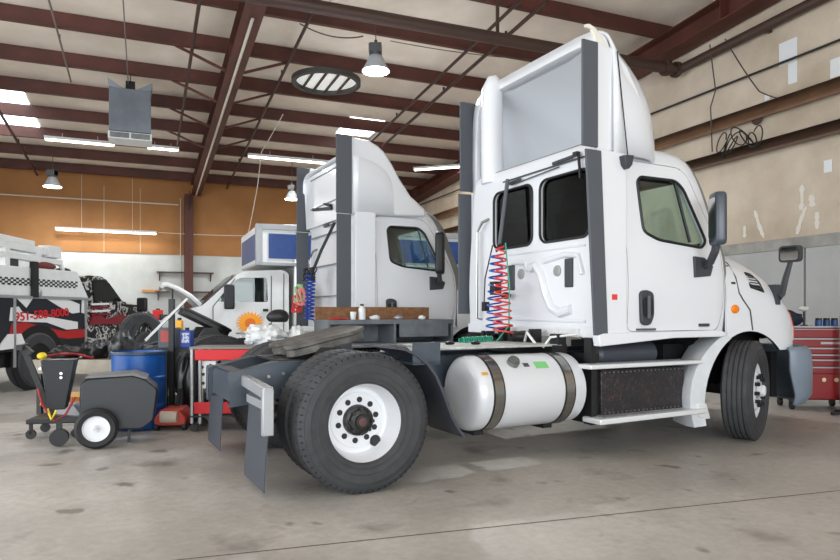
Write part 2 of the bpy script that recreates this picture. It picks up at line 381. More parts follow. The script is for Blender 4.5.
wire([bw(-.92, 16.6, 6.5), bw(-.88, 16.7, 5.6), bw(-.9, 16.6, 5.3), bw(-.92, 16.66, 4.42)], .01, .012, WIRE, 'vertical dark wire hanging on the right wall above the rail')
# tangle of wires on the rail
P = []
for i in range(160):
    t = i / 160; P.append(Vector((.06 * sin(31 * t), -(.55 * (t - .5) * 1.6 + .16 * cos(40 * t)), .16 * sin(47 * t) + .08 * cos(11 * t))))
tag(M().tube(P, .012, 5).build('wire_tangle', BLACK, loc=bw(U1 - .22, 17.25, 4.50), rotz=BA), 'tangled bundle of black wires on the lower right wall rail', 'wires')
tag(M().ell((0, 0, 0), (.05, .11, .14)).build('wire_coil_box', mat('brown_box', (70, 50, 38), .7), loc=bw(U1 - .07, 17.52, 4.86), rotz=BA), 'small round brown junction box above the wire tangle', 'junction box')
# light patches (repair plates) on the right wall
pt = mat('patch_plate', (222, 224, 226), .5)
for nme, pl, (v, z), lab in (('patch_plate', [(.34, .40)], (18.09, 5.84), 'larger square white patch plate high on the right wall'), ('patch_plate', [(.17, .36)], (18.18, 5.45), 'narrow white patch plate just below the square one'), ('patch_plate', [(.2, .3)], (18.95, 5.28), 'white patch plate at the right edge of the right wall'), ('patch_plate', [(.1, .1)], (17.68, 5.18), 'small white plate beside the drooping wire'), ('patch_plate', [(.14, .2)], (18.81, 3.72), 'white square patch above the long plaster smears')):
    w_, h_ = pl[0]; tag(M().box(-.01, 0, -w_ / 2, w_ / 2, -h_ / 2, h_ / 2).build(nme, pt, loc=bw(U1 - .003, v, z), rotz=BA), lab, 'plate')
sm = mat('plaster_smear', (222, 216, 206), .8)
def smear(pts, loc, lab, r=.035):
    random.seed(len(lab)); L_ = []; R_ = []; n = 14
    for i in range(n + 1):
        t = i / n * (len(pts) - 1); k = min(int(t), len(pts) - 2); p = Vector(pts[k]).lerp(Vector(pts[k + 1]), t - k); w = r * (.6 + .8 * random.random()) * (.4 if i in (0, n) else 1)
        L_.append((-p.x - w, p.y)); R_.append((-p.x + w, p.y))
    P = L_ + R_[::-1]; m = M(); m.prism(P, 'x', -.006, -.001); tag(m.build('plaster_smear', sm, loc=bw(U1 - .002, *loc), rotz=BA), lab, 'stain')
smear([(0, 0), (.08, -.25), (.19, -.52)], (17.42, 3.2), 'slanting pale plaster smear just right of the truck mirror')
smear([(0, 0), (.0, -.3), (-.02, -.42)], (18.35, 3.5), 'long upright plaster smear on the right wall', .04)
smear([(0, 0), (-.12, -.3), (-.16, -.45)], (18.42, 3.12), 'short plaster smear slanting down under the upright one')
smear([(0, 0), (.02, -.2)], (18.52, 3.3), 'tiny plaster dab right of the upright smear', .05)
smear([(0, 0), (.0, -.28)], (18.62, 3.0), 'short upright plaster smear near the right picture edge', .035)
smear([(0, 0), (.0, -.22)], (17.2, 2.95), 'faint small plaster dab left of the slanting smear', .03)

# ------------------------------------------------------------------ lights in the room
TUBE = mat('fluorescent_tube', (255, 250, 238), .4, emit=9)
def strip(u0, u1, v, z, label, power, big=False, vb=None, nhang=True):
    L = u1 - u0; r = empty('fluorescent_fixture', label, 'light fixture', bw(u0, v, z), BA, None)
    w = .14
    M().box(0, L, -w / 2, w / 2, 0, .06).box(0, L, -w / 2 - .02, w / 2 + .02, .06, .075).build('housing', WHITE2, r)
    for s in (-.035, .035): M().cyl((.03, s, -.02), (L - .03, s, -.02), .019, seg=10).build('tube', TUBE, r)
    if nhang:
        for x in (.25 * L, .75 * L): M().cyl((x, 0, .07), (x, 0, roofz(v) - z + .02), .006, seg=6).build('hanger', WIREW, r)
    area('fixture_light', (L / 2, 0, -.06), (0, 0, 0), L, .14, power, (1, .97, .9), r)
strip(-13.55, -11.75, 5.05, 6.22, 'lit fluorescent strip beside the left skylights', 60)
strip(-10.9, -10.0, 5.05, 6.24, 'short lit fluorescent strip just left of the big rafter', 30)
strip(-8.0, -5.25, 5.2, 6.22, 'long lit fluorescent strip just right of the big rafter', 90)
strip(-13.78, -10.55, .55, 4.2, 'long fluorescent fixture hung low in front of the brown wall', 22)
r = empty('fluorescent_fixture', 'lit fluorescent strip above the grey fairing edge of the middle truck', 'light fixture', bw(-2.5, 5.4, 6.22), BA - radians(40))
M().box(0, 2.3, -.07, .07, 0, .07).build('housing', WHITE2, r); M().cyl((.03, 0, -.02), (2.27, 0, -.02), .03, seg=10).build('tube', TUBE, r); area('fixture_light', (1.15, 0, -.06), (0, 0, 0), 2.2, .14, 60, (1, .97, .9), r)
for x in (.5, 1.8): M().cyl((x, 0, .07), (x, 0, .55), .006, seg=6).build('hanger', WIREW, r)
LAMP = mat('high_bay_glow', (255, 255, 255), .4, emit=22)
def highbay(x, y, z, s, top, label, power):
    r = empty('high_bay_lamp', label, 'lamp', (x, y, z))
    prof = [(.10 * s, .30 * s), (.13 * s, .27 * s), (.20 * s, .12 * s), (.27 * s, 0), (.26 * s, 0), (.19 * s, .12 * s), (.12 * s, .25 * s), (.0, .27 * s)]
    M().lathe(prof, axis='z', seg=32).build('reflector', mat('lamp_reflector', (190, 196, 204), .3, .4), r)
    M().lathe([(0, .02 * s), (.12 * s, .02 * s), (.25 * s, .005 * s), (.25 * s, -.01 * s), (0, -.03 * s)], axis='z', seg=32).build('lens', LAMP, r)
    m = M(); m.box(-.11 * s, .11 * s, -.1 * s, .1 * s, .36 * s, .52 * s).cyl((0, 0, .28 * s), (0, 0, .37 * s), .08 * s, seg=16)
    for i in range(5): a = -.13 * s + i * .055 * s; m.box(a, a + .02 * s, -.12 * s, .12 * s, .34 * s, .5 * s)
    m.build('ballast', mat('ballast_grey', (96, 98, 100), .5), r)
    m = M(); m.cyl((0, 0, .52 * s), (0, 0, .6 * s), .03 * s, seg=8).cyl((0, 0, .58 * s), (0, 0, top - z), .009, seg=6); m.build('hanger', WIRE, r)
    l = bpy.data.lights.new('lamp_light', 'AREA'); l.shape = 'DISK'; l.size = .45 * s; l.energy = power; l.color = (.93, .97, 1)
    o = bpy.data.objects.new('lamp_light', l); COL.objects.link(o); o.parent = r; o.location = (0, 0, -.05 * s)
highbay(-.85, 12.6, 5.98, 1.0, 6.95, 'bright high-bay lamp hanging above and between the two white trucks', 420)
highbay(-11.5, 20.5, 5.28, 1.0, 6.45, 'lit high-bay lamp at the far left in front of the brown wall', 160)
highbay(-4.3, 22, 5.15, .9, 6.5, 'lit high-bay lamp half behind the white fairing, near the far wall', 160)
# lamps that the photo's frame leaves out but whose light fills the hall
def hid(u, v, power):
    x, y, z = bw(u, v, 6.3); highbay(x, y, z, 1.0, roofz(v), 'high-bay lamp above the near part of the hall', power)

tag(M().cyl((0, .3, 0), (0, -13.5, .81), .03, seg=8).build('rafter_conduit', mat('pale_conduit', (205, 198, 184), .5), loc=bw(-9.2, .8, roofz(.8) - .46), rotz=BA), 'pale conduit running along the underside of the big rafter', 'pipe')
tag(M().cyl((0, 0, 0), (9.6, 0, 0), .025, seg=8).build('wall_conduit', mat('pale_conduit', (205, 198, 184), .5), loc=bw(-19.4, .12, 5.35), rotz=BA), 'pale horizontal conduit along the top of the brown wall', 'pipe')
wire([bw(-10.5, .5, 4.25), bw(-7.0, .4, 4.3), bw(-1, .4, 4.35)], .03, .012, WIREW, 'thin white cord stretched right from the low fluorescent fixture')
# gas heater hung from the roof
r = empty('unit_heater', 'square grey unit heater hanging from the purlins at upper left', 'heater', (-6.72, 15.2, 5.28), BA)
HG = mat('heater_grey', (118, 124, 132), .45, rgb2=(98, 104, 112), vscale=1.5)
M().box(-.44, .44, -.3, .3, .18, 1.16).build('body', HG, r, bevel=.015)
m = M(); m.box(-.46, .46, -.33, .33, 0, .16); m.build('grille_frame', WHITE2, r, bevel=.01)
m = M()
for s in (-1, 1):
    for i in range(5): z = .025 + i * .024; m.box(min(s * .02, s * .42), max(s * .02, s * .42), -.345, -.33, z, z + .014)
m.build('louvre', DGREY, r)
m = M()
for s in (-1, 1): m.add([(s * .44, -.3, 1.16), (s * .44, .3, 1.16), (s * .47, -.34, 1.34), (s * .47, .3, 1.34), (s * .12, -.32, 1.14), (s * .12, .3, 1.14)], [(0, 1, 3, 2), (0, 2, 4), (1, 3, 5), (2, 3, 5, 4), (0, 1, 5, 4)])
m.build('top_flap', HG, r)
M().box(-.1, .1, -.1, .1, 1.16, 1.4).box(-.01, .01, -.01, .01, 1.4, 1.62).build('flue', BLACK, r)
# round roof vent
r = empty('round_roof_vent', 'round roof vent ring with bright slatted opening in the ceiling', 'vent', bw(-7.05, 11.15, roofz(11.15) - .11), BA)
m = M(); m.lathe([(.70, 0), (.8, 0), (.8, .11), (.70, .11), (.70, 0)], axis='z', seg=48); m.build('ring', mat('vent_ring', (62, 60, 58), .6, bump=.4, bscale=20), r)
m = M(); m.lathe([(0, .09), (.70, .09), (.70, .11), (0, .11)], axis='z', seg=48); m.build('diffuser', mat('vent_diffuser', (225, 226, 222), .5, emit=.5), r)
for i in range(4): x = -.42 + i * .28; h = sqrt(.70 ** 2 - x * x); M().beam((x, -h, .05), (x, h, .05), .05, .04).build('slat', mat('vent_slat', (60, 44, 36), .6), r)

# ------------------------------------------------------------------ the white road tractors
HEAD = atan2(655, 1245)     # heading of both tractors
CY = 1.22                   # centre line in truck space (x forward, y left, z up; y=0 is the outer face of the right tyres)
CZ = [1.10, 1.3, 1.6, 1.9, 2.0, 2.3, 2.67, 2.85, 2.93, 2.97, 2.985]
CXF = [4.24, 4.26, 4.26, 4.24, 4.21, 4.10, 3.96, 3.84, 3.72, 3.5, 3.2]
CIN = [.06, .05, .035, .05, .06, .095, .135, .17, .22, .34, .55]
def cab_in(z): return spl(CZ, CIN, z)
def cab_ring(z, off=0):
    xf = spl(CZ, CXF, z) - off; w = CY - cab_in(z) - off; xb = 2.36 + off; pts = []
    zz = 2.985 if z > 2.98 else z
    top = max(0, (z - 2.9) / .085)
    xb += .12 * top * top
    rf = .42; rb = .06 + .1 * top; K = 8
    zc_ = z - off * (1 if z > 2.9 else -1 if z < 1.15 else 0)
    for cx, cy, rx, ry, a in ((xf - rf, w - rf * .8, rf, rf * .8, 0), (xb + rb, w - rb, rb, rb, 90), (xb + rb, -w + rb, rb, rb, 180), (xf - rf, -w + rf * .8, rf, rf * .8, 270)):
        for i in range(K + 1): t = radians(a + 90 * i / K); pts.append(Vector((cx + rx * cos(t), CY + cy + ry * sin(t), zc_)))
    return pts
CABZ = [1.10, 1.14, 1.2, 1.3, 1.45, 1.6, 1.75, 1.9, 2.0, 2.1, 2.2, 2.3, 2.4, 2.5, 2.6, 2.7, 2.78, 2.85, 2.9, 2.93, 2.95, 2.97, 2.98, 2.985]
WIN = [(2.86, 2.10), (2.83, 2.58), (2.88, 2.63), (3.36, 2.635), (3.46, 2.56), (3.72, 2.05), (3.65, 1.98), (3.05, 2.03)]
DOOR = [(2.64, 1.16), (2.62, 2.72), (2.70, 2.78), (3.42, 2.77), (3.53, 2.70), (3.93, 1.98), (3.97, 1.72), (3.97, 1.38), (3.88, 1.16)]
REARW = [(1.76, 2.05), (1.08, 2.03)]
def rear_poly(y0, y1): return rrect(y0, y1, 2.05, 2.69, .1)
REARWINS = ((1.11, 1.82), (.24, .98))

def tyre_prof(w=.27, R=.52, tread=True):
    p = [(.29, .02), (.305, .004), (.325, .0), (.328, -.006), (.335, -.006), (.338, -.002), (.37, -.008), (.373, -.012), (.378, -.012), (.381, -.009), (.43, -.012), (.433, -.016), (.44, -.015), (.443, -.010), (.475, .0), (.478, -.003), (.49, .003), (.505, .015)]
    if tread:
        n = 4; y = .022; seg = (w - .044) / (n + (n) * .22 + 1)
        while y < w - .03:
            y2 = min(y + seg, w - .022); p += [(R - .003, y), (R, y + .006), (R, y2 - .004), (R - .014, y2 + .001), (R - .014, y2 + seg * .22)]; y = y2 + seg * .22
    p += [(R - .005, w - .022), (.505, w - .015), (.475, w), (.43, w + .012), (.36, w + .008), (.31, w), (.29, w - .02), (.29, .02)]
    return p
def hub_nuts(m, R, y0, y1, r, n=10, off=0):
    for i in range(n): a = 2 * pi * i / n + off; m.cyl((R * cos(a), y0, R * sin(a)), (R * cos(a), y1, R * sin(a)), r, seg=10)
def rear_wheel(parent, x, y, side):
    """dual wheel; side=1: outer face looks to -y"""
    for k, y0 in ((0, 0), (1, .31)):
        t = M(); t.lathe(tyre_prof(), seg=72)
        nb = 64                                       # tread block sipes
        for ring in range(0):
            pass
        t.cur = 1
        for i in range(nb):
            a = 2 * pi * i / nb
            for yy in (.03, .2): t.beam((.5205 * cos(a), yy, .5205 * sin(a)), (.5205 * cos(a + .02), yy + .045, .5205 * sin(a + .02)), .007, .004)
            if k == 0: t.beam((.511 * cos(a), .010, .511 * sin(a)), (.494 * cos(a), .004, .494 * sin(a)), .006, .008, up=(0, 1, 0))
        tm = t.build('tyre', [RUBBER, mat('tread_groove', (26, 26, 27), .9)], parent, 30); tm.location = (x, y + side * y0 if side > 0 else y - y0, .52)
        if side < 0: tm.scale = (1, -1, 1)
    r = M(); r.lathe([(.30, .02), (.318, .004), (.322, .012), (.312, .016), (.292, .018), (.286, .05), (.274, .13), (.262, .18), (.25, .20), (.235, .205), (.215, .20), (.205, .19), (.115, .19), (.115, .21), (.245, .215), (.28, .22), (.30, .25)], seg=64)
    rm = r.build('rim', RIMW, parent, 30); rm.location = (x, y, .52)
    if side < 0: rm.scale = (1, -1, 1)
    for i in range(10): a = 2 * pi * i / 10 + .2; M().cyl((.155 * cos(a), .184, .155 * sin(a)), (.155 * cos(a), .191, .155 * sin(a)), .022, seg=12).build('bolt_hole', BLACK, rm)
    hh = M(); hh.cyl((.225 * cos(-.85), .185, .225 * sin(-.85)), (.225 * cos(-.85), .21, .225 * sin(-.85)), .044, seg=20); hh.build('hand_hole', BLACK, rm)
    c = M(); c.lathe([(0, .085), (.05, .085), (.055, .10), (.085, .105), (.09, .13), (.112, .14), (.118, .19), (0, .19)], seg=32); hub_nuts(c, .088, .09, .12, .014, 8)
    hb = c.build('hub', BLK2, rm)
    M().lathe([(0, .075), (.032, .077), (.036, .087), (0, .087)], seg=20).build('hub_cap', mat('worn_pink_red', (86, 56, 56), .5), hb)
def front_wheel(parent, x, y, steer, side):
    e = M(); e.lathe([(R_, h - .135) for R_, h in tyre_prof()], seg=72)
    t = e.build('tyre', RUBBER, parent, 30); t.location = (x, y, .52); t.rotation_euler = (0, 0, steer)
    if side < 0: t.scale = (1, -1, 1)
    r = M(); r.lathe([(.30, -.115), (.318, -.13), (.322, -.122), (.31, -.118), (.292, -.11), (.283, -.06), (.27, -.045), (.235, -.06), (.21, -.105), (.19, -.118), (.10, -.118), (.10, -.1), (.2, -.09), (.28, -.03), (.3, .1)], seg=64)
    rm = r.build('rim', RIMW, t, 30)
    hh = M()
    for i in range(2): a = -.6 + i * pi; hh.ell((.225 * cos(a), -.083, .225 * sin(a)), (.03, .02, .03), 12, 8)
    hh.build('hand_hole', BLACK, rm)
    for i in range(10): a = 2 * pi * i / 10 + .1; M().cyl((.155 * cos(a), -.165, .155 * sin(a)), (.155 * cos(a), -.112, .155 * sin(a)), .02, seg=10).build('wheel_nut', BLACK, rm)
    M().lathe([(0, -.19), (.045, -.19), (.06, -.175), (.065, -.115), (0, -.115)], seg=24).build('hub', RIMW, rm)

def helix(p0, p1, R, turns, r, n=14, taper=0):
    p0 = Vector(p0); p1 = Vector(p1); d = p1 - p0; pts = []
    for i in range(int(turns * n) + 1):
        t = i / (turns * n); a = 2 * pi * i / n; rr = R * (1 + taper * (t - .5))
        pts.append(p0 + d * t + Vector((rr * cos(a), rr * sin(a), 0)))
    return M().tube(pts, r, 6)

def make_tractor(name, label, px, py, xr, steer, main):
    T = empty(name, label, 'truck', (px, py, 0), HEAD)
    # ---- cab shell, hollow, with real window openings and a separate right door
    m = M(); m.loft([cab_ring(z) for z in CABZ]); outer = m
    m2 = M(); m2.loft([cab_ring(z, .05) for z in CABZ]); 
    base = outer.mesh('cab', [WHITE, INTER]); inner = m2.mesh('cab_in', [INTER, INTER])
    base = booled(base, [('DIFFERENCE', inner)])
    # material by depth: faces belonging to the inner surface are dark lining
    def isin(c):
        x, y, z = c; z_ = min(max(z, 1.10), 2.985); dw = (CY - cab_in(z_)) - abs(y - CY)
        return dw > .03 and x > 2.385 and x < spl(CZ, CXF, z_) - .03 and z < 2.95 and not (z > 2.88 and dw < .05)
    cut = []
    a = M(); a.prism(rpoly(WIN, .06), 'y', -1, 3.6); cut.append(('DIFFERENCE', a.mesh('c', WHITE)))
    RW = REARWINS if main else ()
    for y0, y1 in RW:
        a = M(); a.prism(rear_poly(y0, y1), 'x', 2.2, 2.52); cut.append(('DIFFERENCE', a.mesh('c', WHITE)))
    a = M(); a.prism(rpoly([(CY - .88, 2.08), (CY + .88, 2.08), (CY + .80, 2.74), (CY - .80, 2.74)], .1), 'x', 3.55, 4.4); cut.append(('DIFFERENCE', a.mesh('c', WHITE)))
    shell = booled(base, cut)
    def dpoly(g):
        c = Vector((3.25, 1.95)); return rpoly([tuple(Vector(p) + (Vector(p) - c).normalized() * g) for p in DOOR], .07)
    d1 = M(); d1.prism(dpoly(0), 'y', -.5, .62); d2 = M(); d2.prism(dpoly(.007), 'y', -.5, .62)
    door = booled(shell.copy(), [('INTERSECT', d1.mesh('c', WHITE))])
    wa = M(); wa.cyl((4.38, -.5, .42), (4.38, 3.5, .42), .72, seg=64)
    body = booled(shell, [('DIFFERENCE', d2.mesh('c', WHITE)), ('DIFFERENCE', wa.mesh('c', WHITE))])
    for me in (door, body):
        me.materials.clear(); me.materials.append(WHITE); me.materials.append(LINING)
        for p in me.polygons: p.material_index = 1 if isin(p.center) else 0
    cabo = link('cab', body, T); doo = link('door', door, T)
    # glass all round, inside the wall thickness
    def gpiece(nm, mt, cutter):
        g = M(); g.loft([cab_ring(z, .028) for z in CABZ if 1.95 < z < 2.86], caps=True)
        gi = M(); gi.loft([cab_ring(z, .034) for z in CABZ if 1.8 < z < 2.92], caps=True)
        return booled(g.mesh('g', mt), [('DIFFERENCE', gi.mesh('gi', mt)), ('INTERSECT', cutter.mesh('c', mt))])
    def wcut(g, y0, y1):
        c = Vector((3.2, 2.33)); P = [tuple(Vector(p) + (Vector(p) - c).normalized() * g) for p in WIN]; a = M(); a.prism(rpoly(P, .06), 'y', y0, y1); return a
    link('side_window', gpiece('g', GLASS, wcut(.012, -.5, .62)), doo)
    link('side_window', gpiece('g', GLASS, wcut(.012, 1.9, 3)), cabo)
    for y0, y1 in RW:
        a = M(); a.prism(rrect(y0 - .01, y1 + .01, 2.04, 2.70, .11), 'x', 2.2, 2.52)
        link('rear_window', gpiece('g', GLASSD, a), cabo)
        # rubber frame
        rp = [(2.352, y, z) for y, z in rrect(y0, y1, 2.05, 2.69, .1)]
        M().tube(rp, .014, 6, closed=True).build('window_seal', BLACK, cabo)
    a = M(); a.prism(rpoly([(CY - .89, 2.07), (CY + .89, 2.07), (CY + .81, 2.75), (CY - .81, 2.75)], .1), 'x', 3.55, 4.4); link('windscreen', gpiece('g', GLASS, a), cabo)
    # side window rubber and vent bar
    m = M(); m.tube([(x, cab_in(z) - .002, z) for x, z in rpoly(WIN, .06)], .015, 6, closed=True)
    m.beam((3.36, cab_in(2.62) + .012, 2.62), (3.50, cab_in(2.03) + .012, 2.03), .03, .02); m.build('window_seal', BLACK, doo)
    # interior
    for yy in (CY - .5, CY + .5):
        s = M(); s.box(2.75, 3.2, yy - .25, yy + .25, 1.55, 1.75).add([(2.62, yy - .24, 1.7), (2.62, yy + .24, 1.7), (2.78, yy - .24, 1.7), (2.78, yy + .24, 1.7), (2.50, yy - .22, 2.36), (2.50, yy + .22, 2.36), (2.63, yy - .22, 2.36), (2.63, yy + .22, 2.36)], [(0, 1, 3, 2), (4, 6, 7, 5), (0, 4, 5, 1), (2, 3, 7, 6), (0, 2, 6, 4), (1, 5, 7, 3)])
        s.box(2.51, 2.6, yy - .14, yy + .14, 2.38, 2.56); s.build('seat', SEATM, T, bevel=.03)
    m = M(); m.prism([(3.7, 1.5), (3.55, 1.75), (3.62, 1.98), (3.85, 2.05), (4.05, 1.98), (4.05, 1.5)], 'y', .2, 2.24); m.build('dashboard', INTER, T)
    M().lathe([(.21 + .016 * cos(2 * pi * k / 10), .016 * sin(2 * pi * k / 10)) for k in range(11)], c=(3.42, CY + .5, 1.95), axis=(.6, 0, .8), seg=28).build('steering_wheel', BLACK, T)
    # small items on the door and cab side
    m = M(); m.prism(rpoly([(2.79, 1.235), (2.765, 1.53), (2.85, 1.55), (2.94, 1.52), (2.945, 1.30), (2.90, 1.22), (2.84, 1.21)], .04), 'y', .012, .05); hd = m.build('door_handle', DGREY, doo, bevel=.006)
    m = M(); m.prism(rpoly([(2.80, 1.29), (2.79, 1.47), (2.92, 1.47), (2.925, 1.31)], .03), 'y', .006, .014); m.build('recess', BLACK, hd); M().cyl((2.86, .0, 1.28), (2.86, .0, 1.49), .018, seg=10).build('grip', GREYP, hd)
    m = M(); m.box(2.75, 3.0, .044, .062, 1.165, 1.185); m.build('vent_slot', GREYP, doo); M().box(3.6, 3.74, .036, .055, 1.195, 1.225).build('badge', DGREY, doo)
    # antenna base and whip
    if main: m = M(); m.prism([(2.5, 2.76), (2.62, 2.77), (2.6, 2.68), (2.56, 2.64), (2.52, 2.68)], 'y', -.05, .02); ab = m.build('antenna_mount', DGREY, T, bevel=.006); M().cyl((2.57, -.02, 2.76), (2.49, .03, 3.72), .006, seg=6).build('antenna', BLACK, ab)
    # ---- grey side extenders
    for yy, s in ((.02, 1), (2.42, -1)):
        if main: lo = [(2.10, 2.785), (2.28, 2.785), (2.36, 1.13), (2.20, 1.13)] if s > 0 else [(2.24, 2.785), (2.44, 2.785), (2.44, 1.32), (2.24, 1.32)]; hi = (2.08, 2.26, 3.76) if s > 0 else (2.25, 2.54, 3.90)
        else: e0 = 1.99 if s > 0 else 2.14; lo = [(e0, 2.75), (e0 + .22, 2.75), (e0 + .22, 1.1), (e0, 1.1)]; hi = (e0, e0 + .24, 3.89)
        m = M(); m.prism(lo, 'y', yy - .012, yy + .012); m.build('side_extender', GREYP, T, bevel=.005)
        m = M(); m.box(hi[0], hi[1], yy - .012 + s * .02, yy + .012 + s * .02, 2.815 if main else 2.76, hi[2]); m.build('side_extender', GREYP, T, bevel=.005)
        hb_ = hi[1] - .02
        pr = [(hb_, 2.80), (hb_, 3.80), (2.5, 3.76), (2.66, 3.62), (2.80, 3.42), (2.88, 3.2), (2.93, 2.80)] if main else [(hb_, 2.76), (hb_, 3.885), (2.52, 3.86), (2.66, 3.80), (2.76, 3.72), (2.88, 3.56), (3.01, 3.35), (3.20, 3.10), (3.45, 2.92), (3.45, 2.80)]
        m = M(); m.prism(pr, 'y', min(yy + s * .035, yy + s * .11), max(yy + s * .035, yy + s * .11)); m.build('fairing_side_panel', WHITE, T, bevel=.03)
        # white fairing panel between extender and cab
        y2 = yy + s * .05
        m = M(); m.prism([(2.28 if s > 0 else 2.42, 1.14), (2.28 if s > 0 else 2.42, 2.80), (2.6, 2.80), (2.6, 1.14)], 'y', min(yy - s * .0, y2), max(yy, y2)); m.build('side_fairing', WHITE, T, bevel=.01)
    # skirt strip under the cab
    m = M(); m.prism([(2.26, 1.03), (2.24, 1.13), (2.30, 1.145), (3.85, 1.16), (3.98, 1.12), (3.9, 1.09), (3.2, 1.09)], 'y', .0, .09); m.build('cab_sill', WHITE, T, bevel=.008)
    M().box(2.33, 2.37, .1, 2.34, 1.1, 1.2).build('rear_sill', WHITE, T, bevel=.006)
    # ---- rear panel pressings, vents, round lamps
    xb = 2.36
    m = M(); m.tube([(xb, 1.14, 1.80), (xb, 1.05, 1.82), (xb, .97, 1.74), (xb, .88, 1.52), (xb, .79, 1.38), (xb, .66, 1.33), (xb, .50, 1.37)], .05, 10)
    m.tube([(xb, 1.66, 1.86), (xb, 1.40, 1.88), (xb, 1.22, 1.86), (xb, 1.18, 1.78)], .03, 10); m.tube([(xb, .92, 1.86), (xb, .6, 1.9), (xb, .4, 1.88), (xb, .34, 1.7)], .03, 10)
    m.tube([(xb, 1.75, 1.97), (xb, .3, 1.97)], .012, 8); m.tube([(xb, 1.8, 1.27), (xb, .3, 1.25)], .018, 8); (m.build('panel_pressing', WHITE, cabo) if main else None)
    for y in ((1.48, .53) if main else ()): M().box(xb - .022, xb + .01, y - .055, y + .055, 1.58, 1.86).build('vent', DGREY, cabo, bevel=.008)
    for y in ((1.31, .71) if main else ()): M().lathe([(.0, -.012), (.045, -.014), (.055, -.01), (.06, .01)], c=(xb, y, 1.75), axis='x', seg=20).build('round_lamp', mat('lamp_grey', (150, 152, 150), .3), cabo)
    m = M(); m.beam((xb - .02, 1.62, 2.79), (xb - .02, .30, 2.80), .012, .014); m.beam((xb - .03, 1.52, 2.75), (xb - .03, 1.28, 2.76), .014, .03); m.beam((xb - .03, .75, 2.82), (xb - .03, .45, 2.83), .014, .03); m.beam((xb - .03, 1.45, 2.73), (xb - .03, .65, 2.77), .01, .01); m.build('trim_rail', DGREY, cabo)
    m = M(); m.box(xb - .06, xb - .02, .36, .42, 2.82, 2.86).beam((xb - .04, .36, 2.84), (xb - .04, .33, 2.60), .02, .02); (m.build('window_wiper', BLACK, cabo) if main else None)
    m = M(); m.tube([(xb + .02, 2.08, 1.25), (xb - .07, 2.08, 1.27), (xb - .07, 2.08, 2.28), (xb - .07, 1.97, 2.38), (xb, 1.93, 2.42)], .016, 8); m.build('grab_rail', STEEL, T)
    m = M(); m.box(xb - .05, xb, .35, 1.75, 1.10, 1.18)
    for i in range(14): m.cyl((xb - .06, .4 + i * .1, 1.14), (xb - .04, .4 + i * .1, 1.14), .015, seg=8)
    m.build('rear_crossbar', WHITE2, T)
    # ---- roof fairing
    FX = [2.45, 2.52, 2.6, 2.7, 2.8, 2.9, 3.0, 3.1, 3.2, 3.3, 3.38, 3.44, 3.48, 3.5] if main else [2.25, 2.35, 2.45, 2.55, 2.65, 2.75, 2.85, 2.95, 3.05, 3.15, 3.25, 3.35, 3.45, 3.55, 3.62]
    def frame_(x, off=0):
        if main:
            w = spl([2.45, 2.7, 2.9, 3.0, 3.1, 3.3, 3.42, 3.5], [1.17, 1.165, 1.14, 1.10, 1.03, .82, .58, .30], x) - off
            h = spl([2.45, 2.6, 2.8, 3.0, 3.2, 3.35, 3.45, 3.5], [1.21, 1.19, 1.11, .99, .80, .58, .34, .12], x) - off; n = spl([2.45, 2.6, 2.9, 3.1, 3.5], [8, 4.6, 3.4, 2.8, 2.2], x)
        else:
            w = spl([2.25, 2.8, 3.1, 3.3, 3.6], [1.17, 1.15, 1.10, 1.06, .9], x) - off
            h = spl([2.25, 2.52, 2.76, 3.01, 3.43, 3.62], [.92, .91, .85, .56, .16, .05], x) - off; n = spl([2.25, 2.8, 3.3], [12, 8, 4], x)
        pts = []
        for i in range(33):
            t = pi * i / 32; c = cos(t); s = sin(t)
            pts.append(Vector((x, CY - w * (abs(c) ** (2 / n)) * (1 if c > 0 else -1), 2.79 + h * (s ** (2 / n)))))
        return pts
    m = M(); m.loft([frame_(x) for x in FX], openring=True)
    o = m.build('roof_fairing', WHITE, T, 50); sd = o.modifiers.new('s', 'SOLIDIFY'); sd.thickness = .03; sd.offset = 1
    if main:
        m = M()
        r0 = frame_(2.44, 0); r1 = [Vector((2.44, v.y, v.z)) for v in frame_(2.45, .085)]; r2 = [Vector((2.56, v.y, v.z)) for v in frame_(2.45, .11)]
        m.loft([r0, r1, r2], openring=True); e = m.build('fairing_lip', WHITE, o, 50); sd = e.modifiers.new('s', 'SOLIDIFY'); sd.thickness = .015
        m = M(); R_ = []
        for x, k in ((2.5, .10), (2.75, .12), (3.05, .15), (3.3, .2)): R_.append(frame_(x, k))
        m.loft(R_, openring=True); e = m.build('fairing_liner', mat('fairing_inner_grey', (205, 208, 212), .55), o, 60)
    else:
        m = M(); m.prism([(v.y, v.z) for v in frame_(2.3, .03)], 'x', 2.30, 2.34); m.build('high_roof_back', WHITE, T)
        for k in range(5): M().beam((2.30, .3, 1.6 + k * .5), (2.30, 2.1, 1.6 + k * .5), .02, .02).build('panel_rib', mat('rib_grey', (120, 122, 124), .5), T)
        M().beam((2.27, 1.0, 2.98), (2.27, 1.9, 3.08), .03, .05).build('black_rail', BLACK, T)
    # pillar on the left of the fairing opening and small horn at the top right corner
    m = M(); m.tube([(2.42, 1.95, 2.84), (2.41, 1.95, 3.6), (2.42, 1.95, 3.94), (2.44, 1.93, 4.05), (2.46, 1.90, 4.08)], [.13, .13, .125, .09, .03], 14); (m.build('fairing_pillar', WHITE, T, 50) if main else None)
    m = M(); m.loft([[Vector((x, y + d, z)) for x, z in ((2.25 + q, 3.76), (2.42 + q, 3.80))] + [Vector((x, y + d + .01, z)) for x, z in ((2.42 + q, 3.80), (2.25 + q, 3.76))] for y, d, q in ((.12, 0, 0),)], caps=False) if False else None
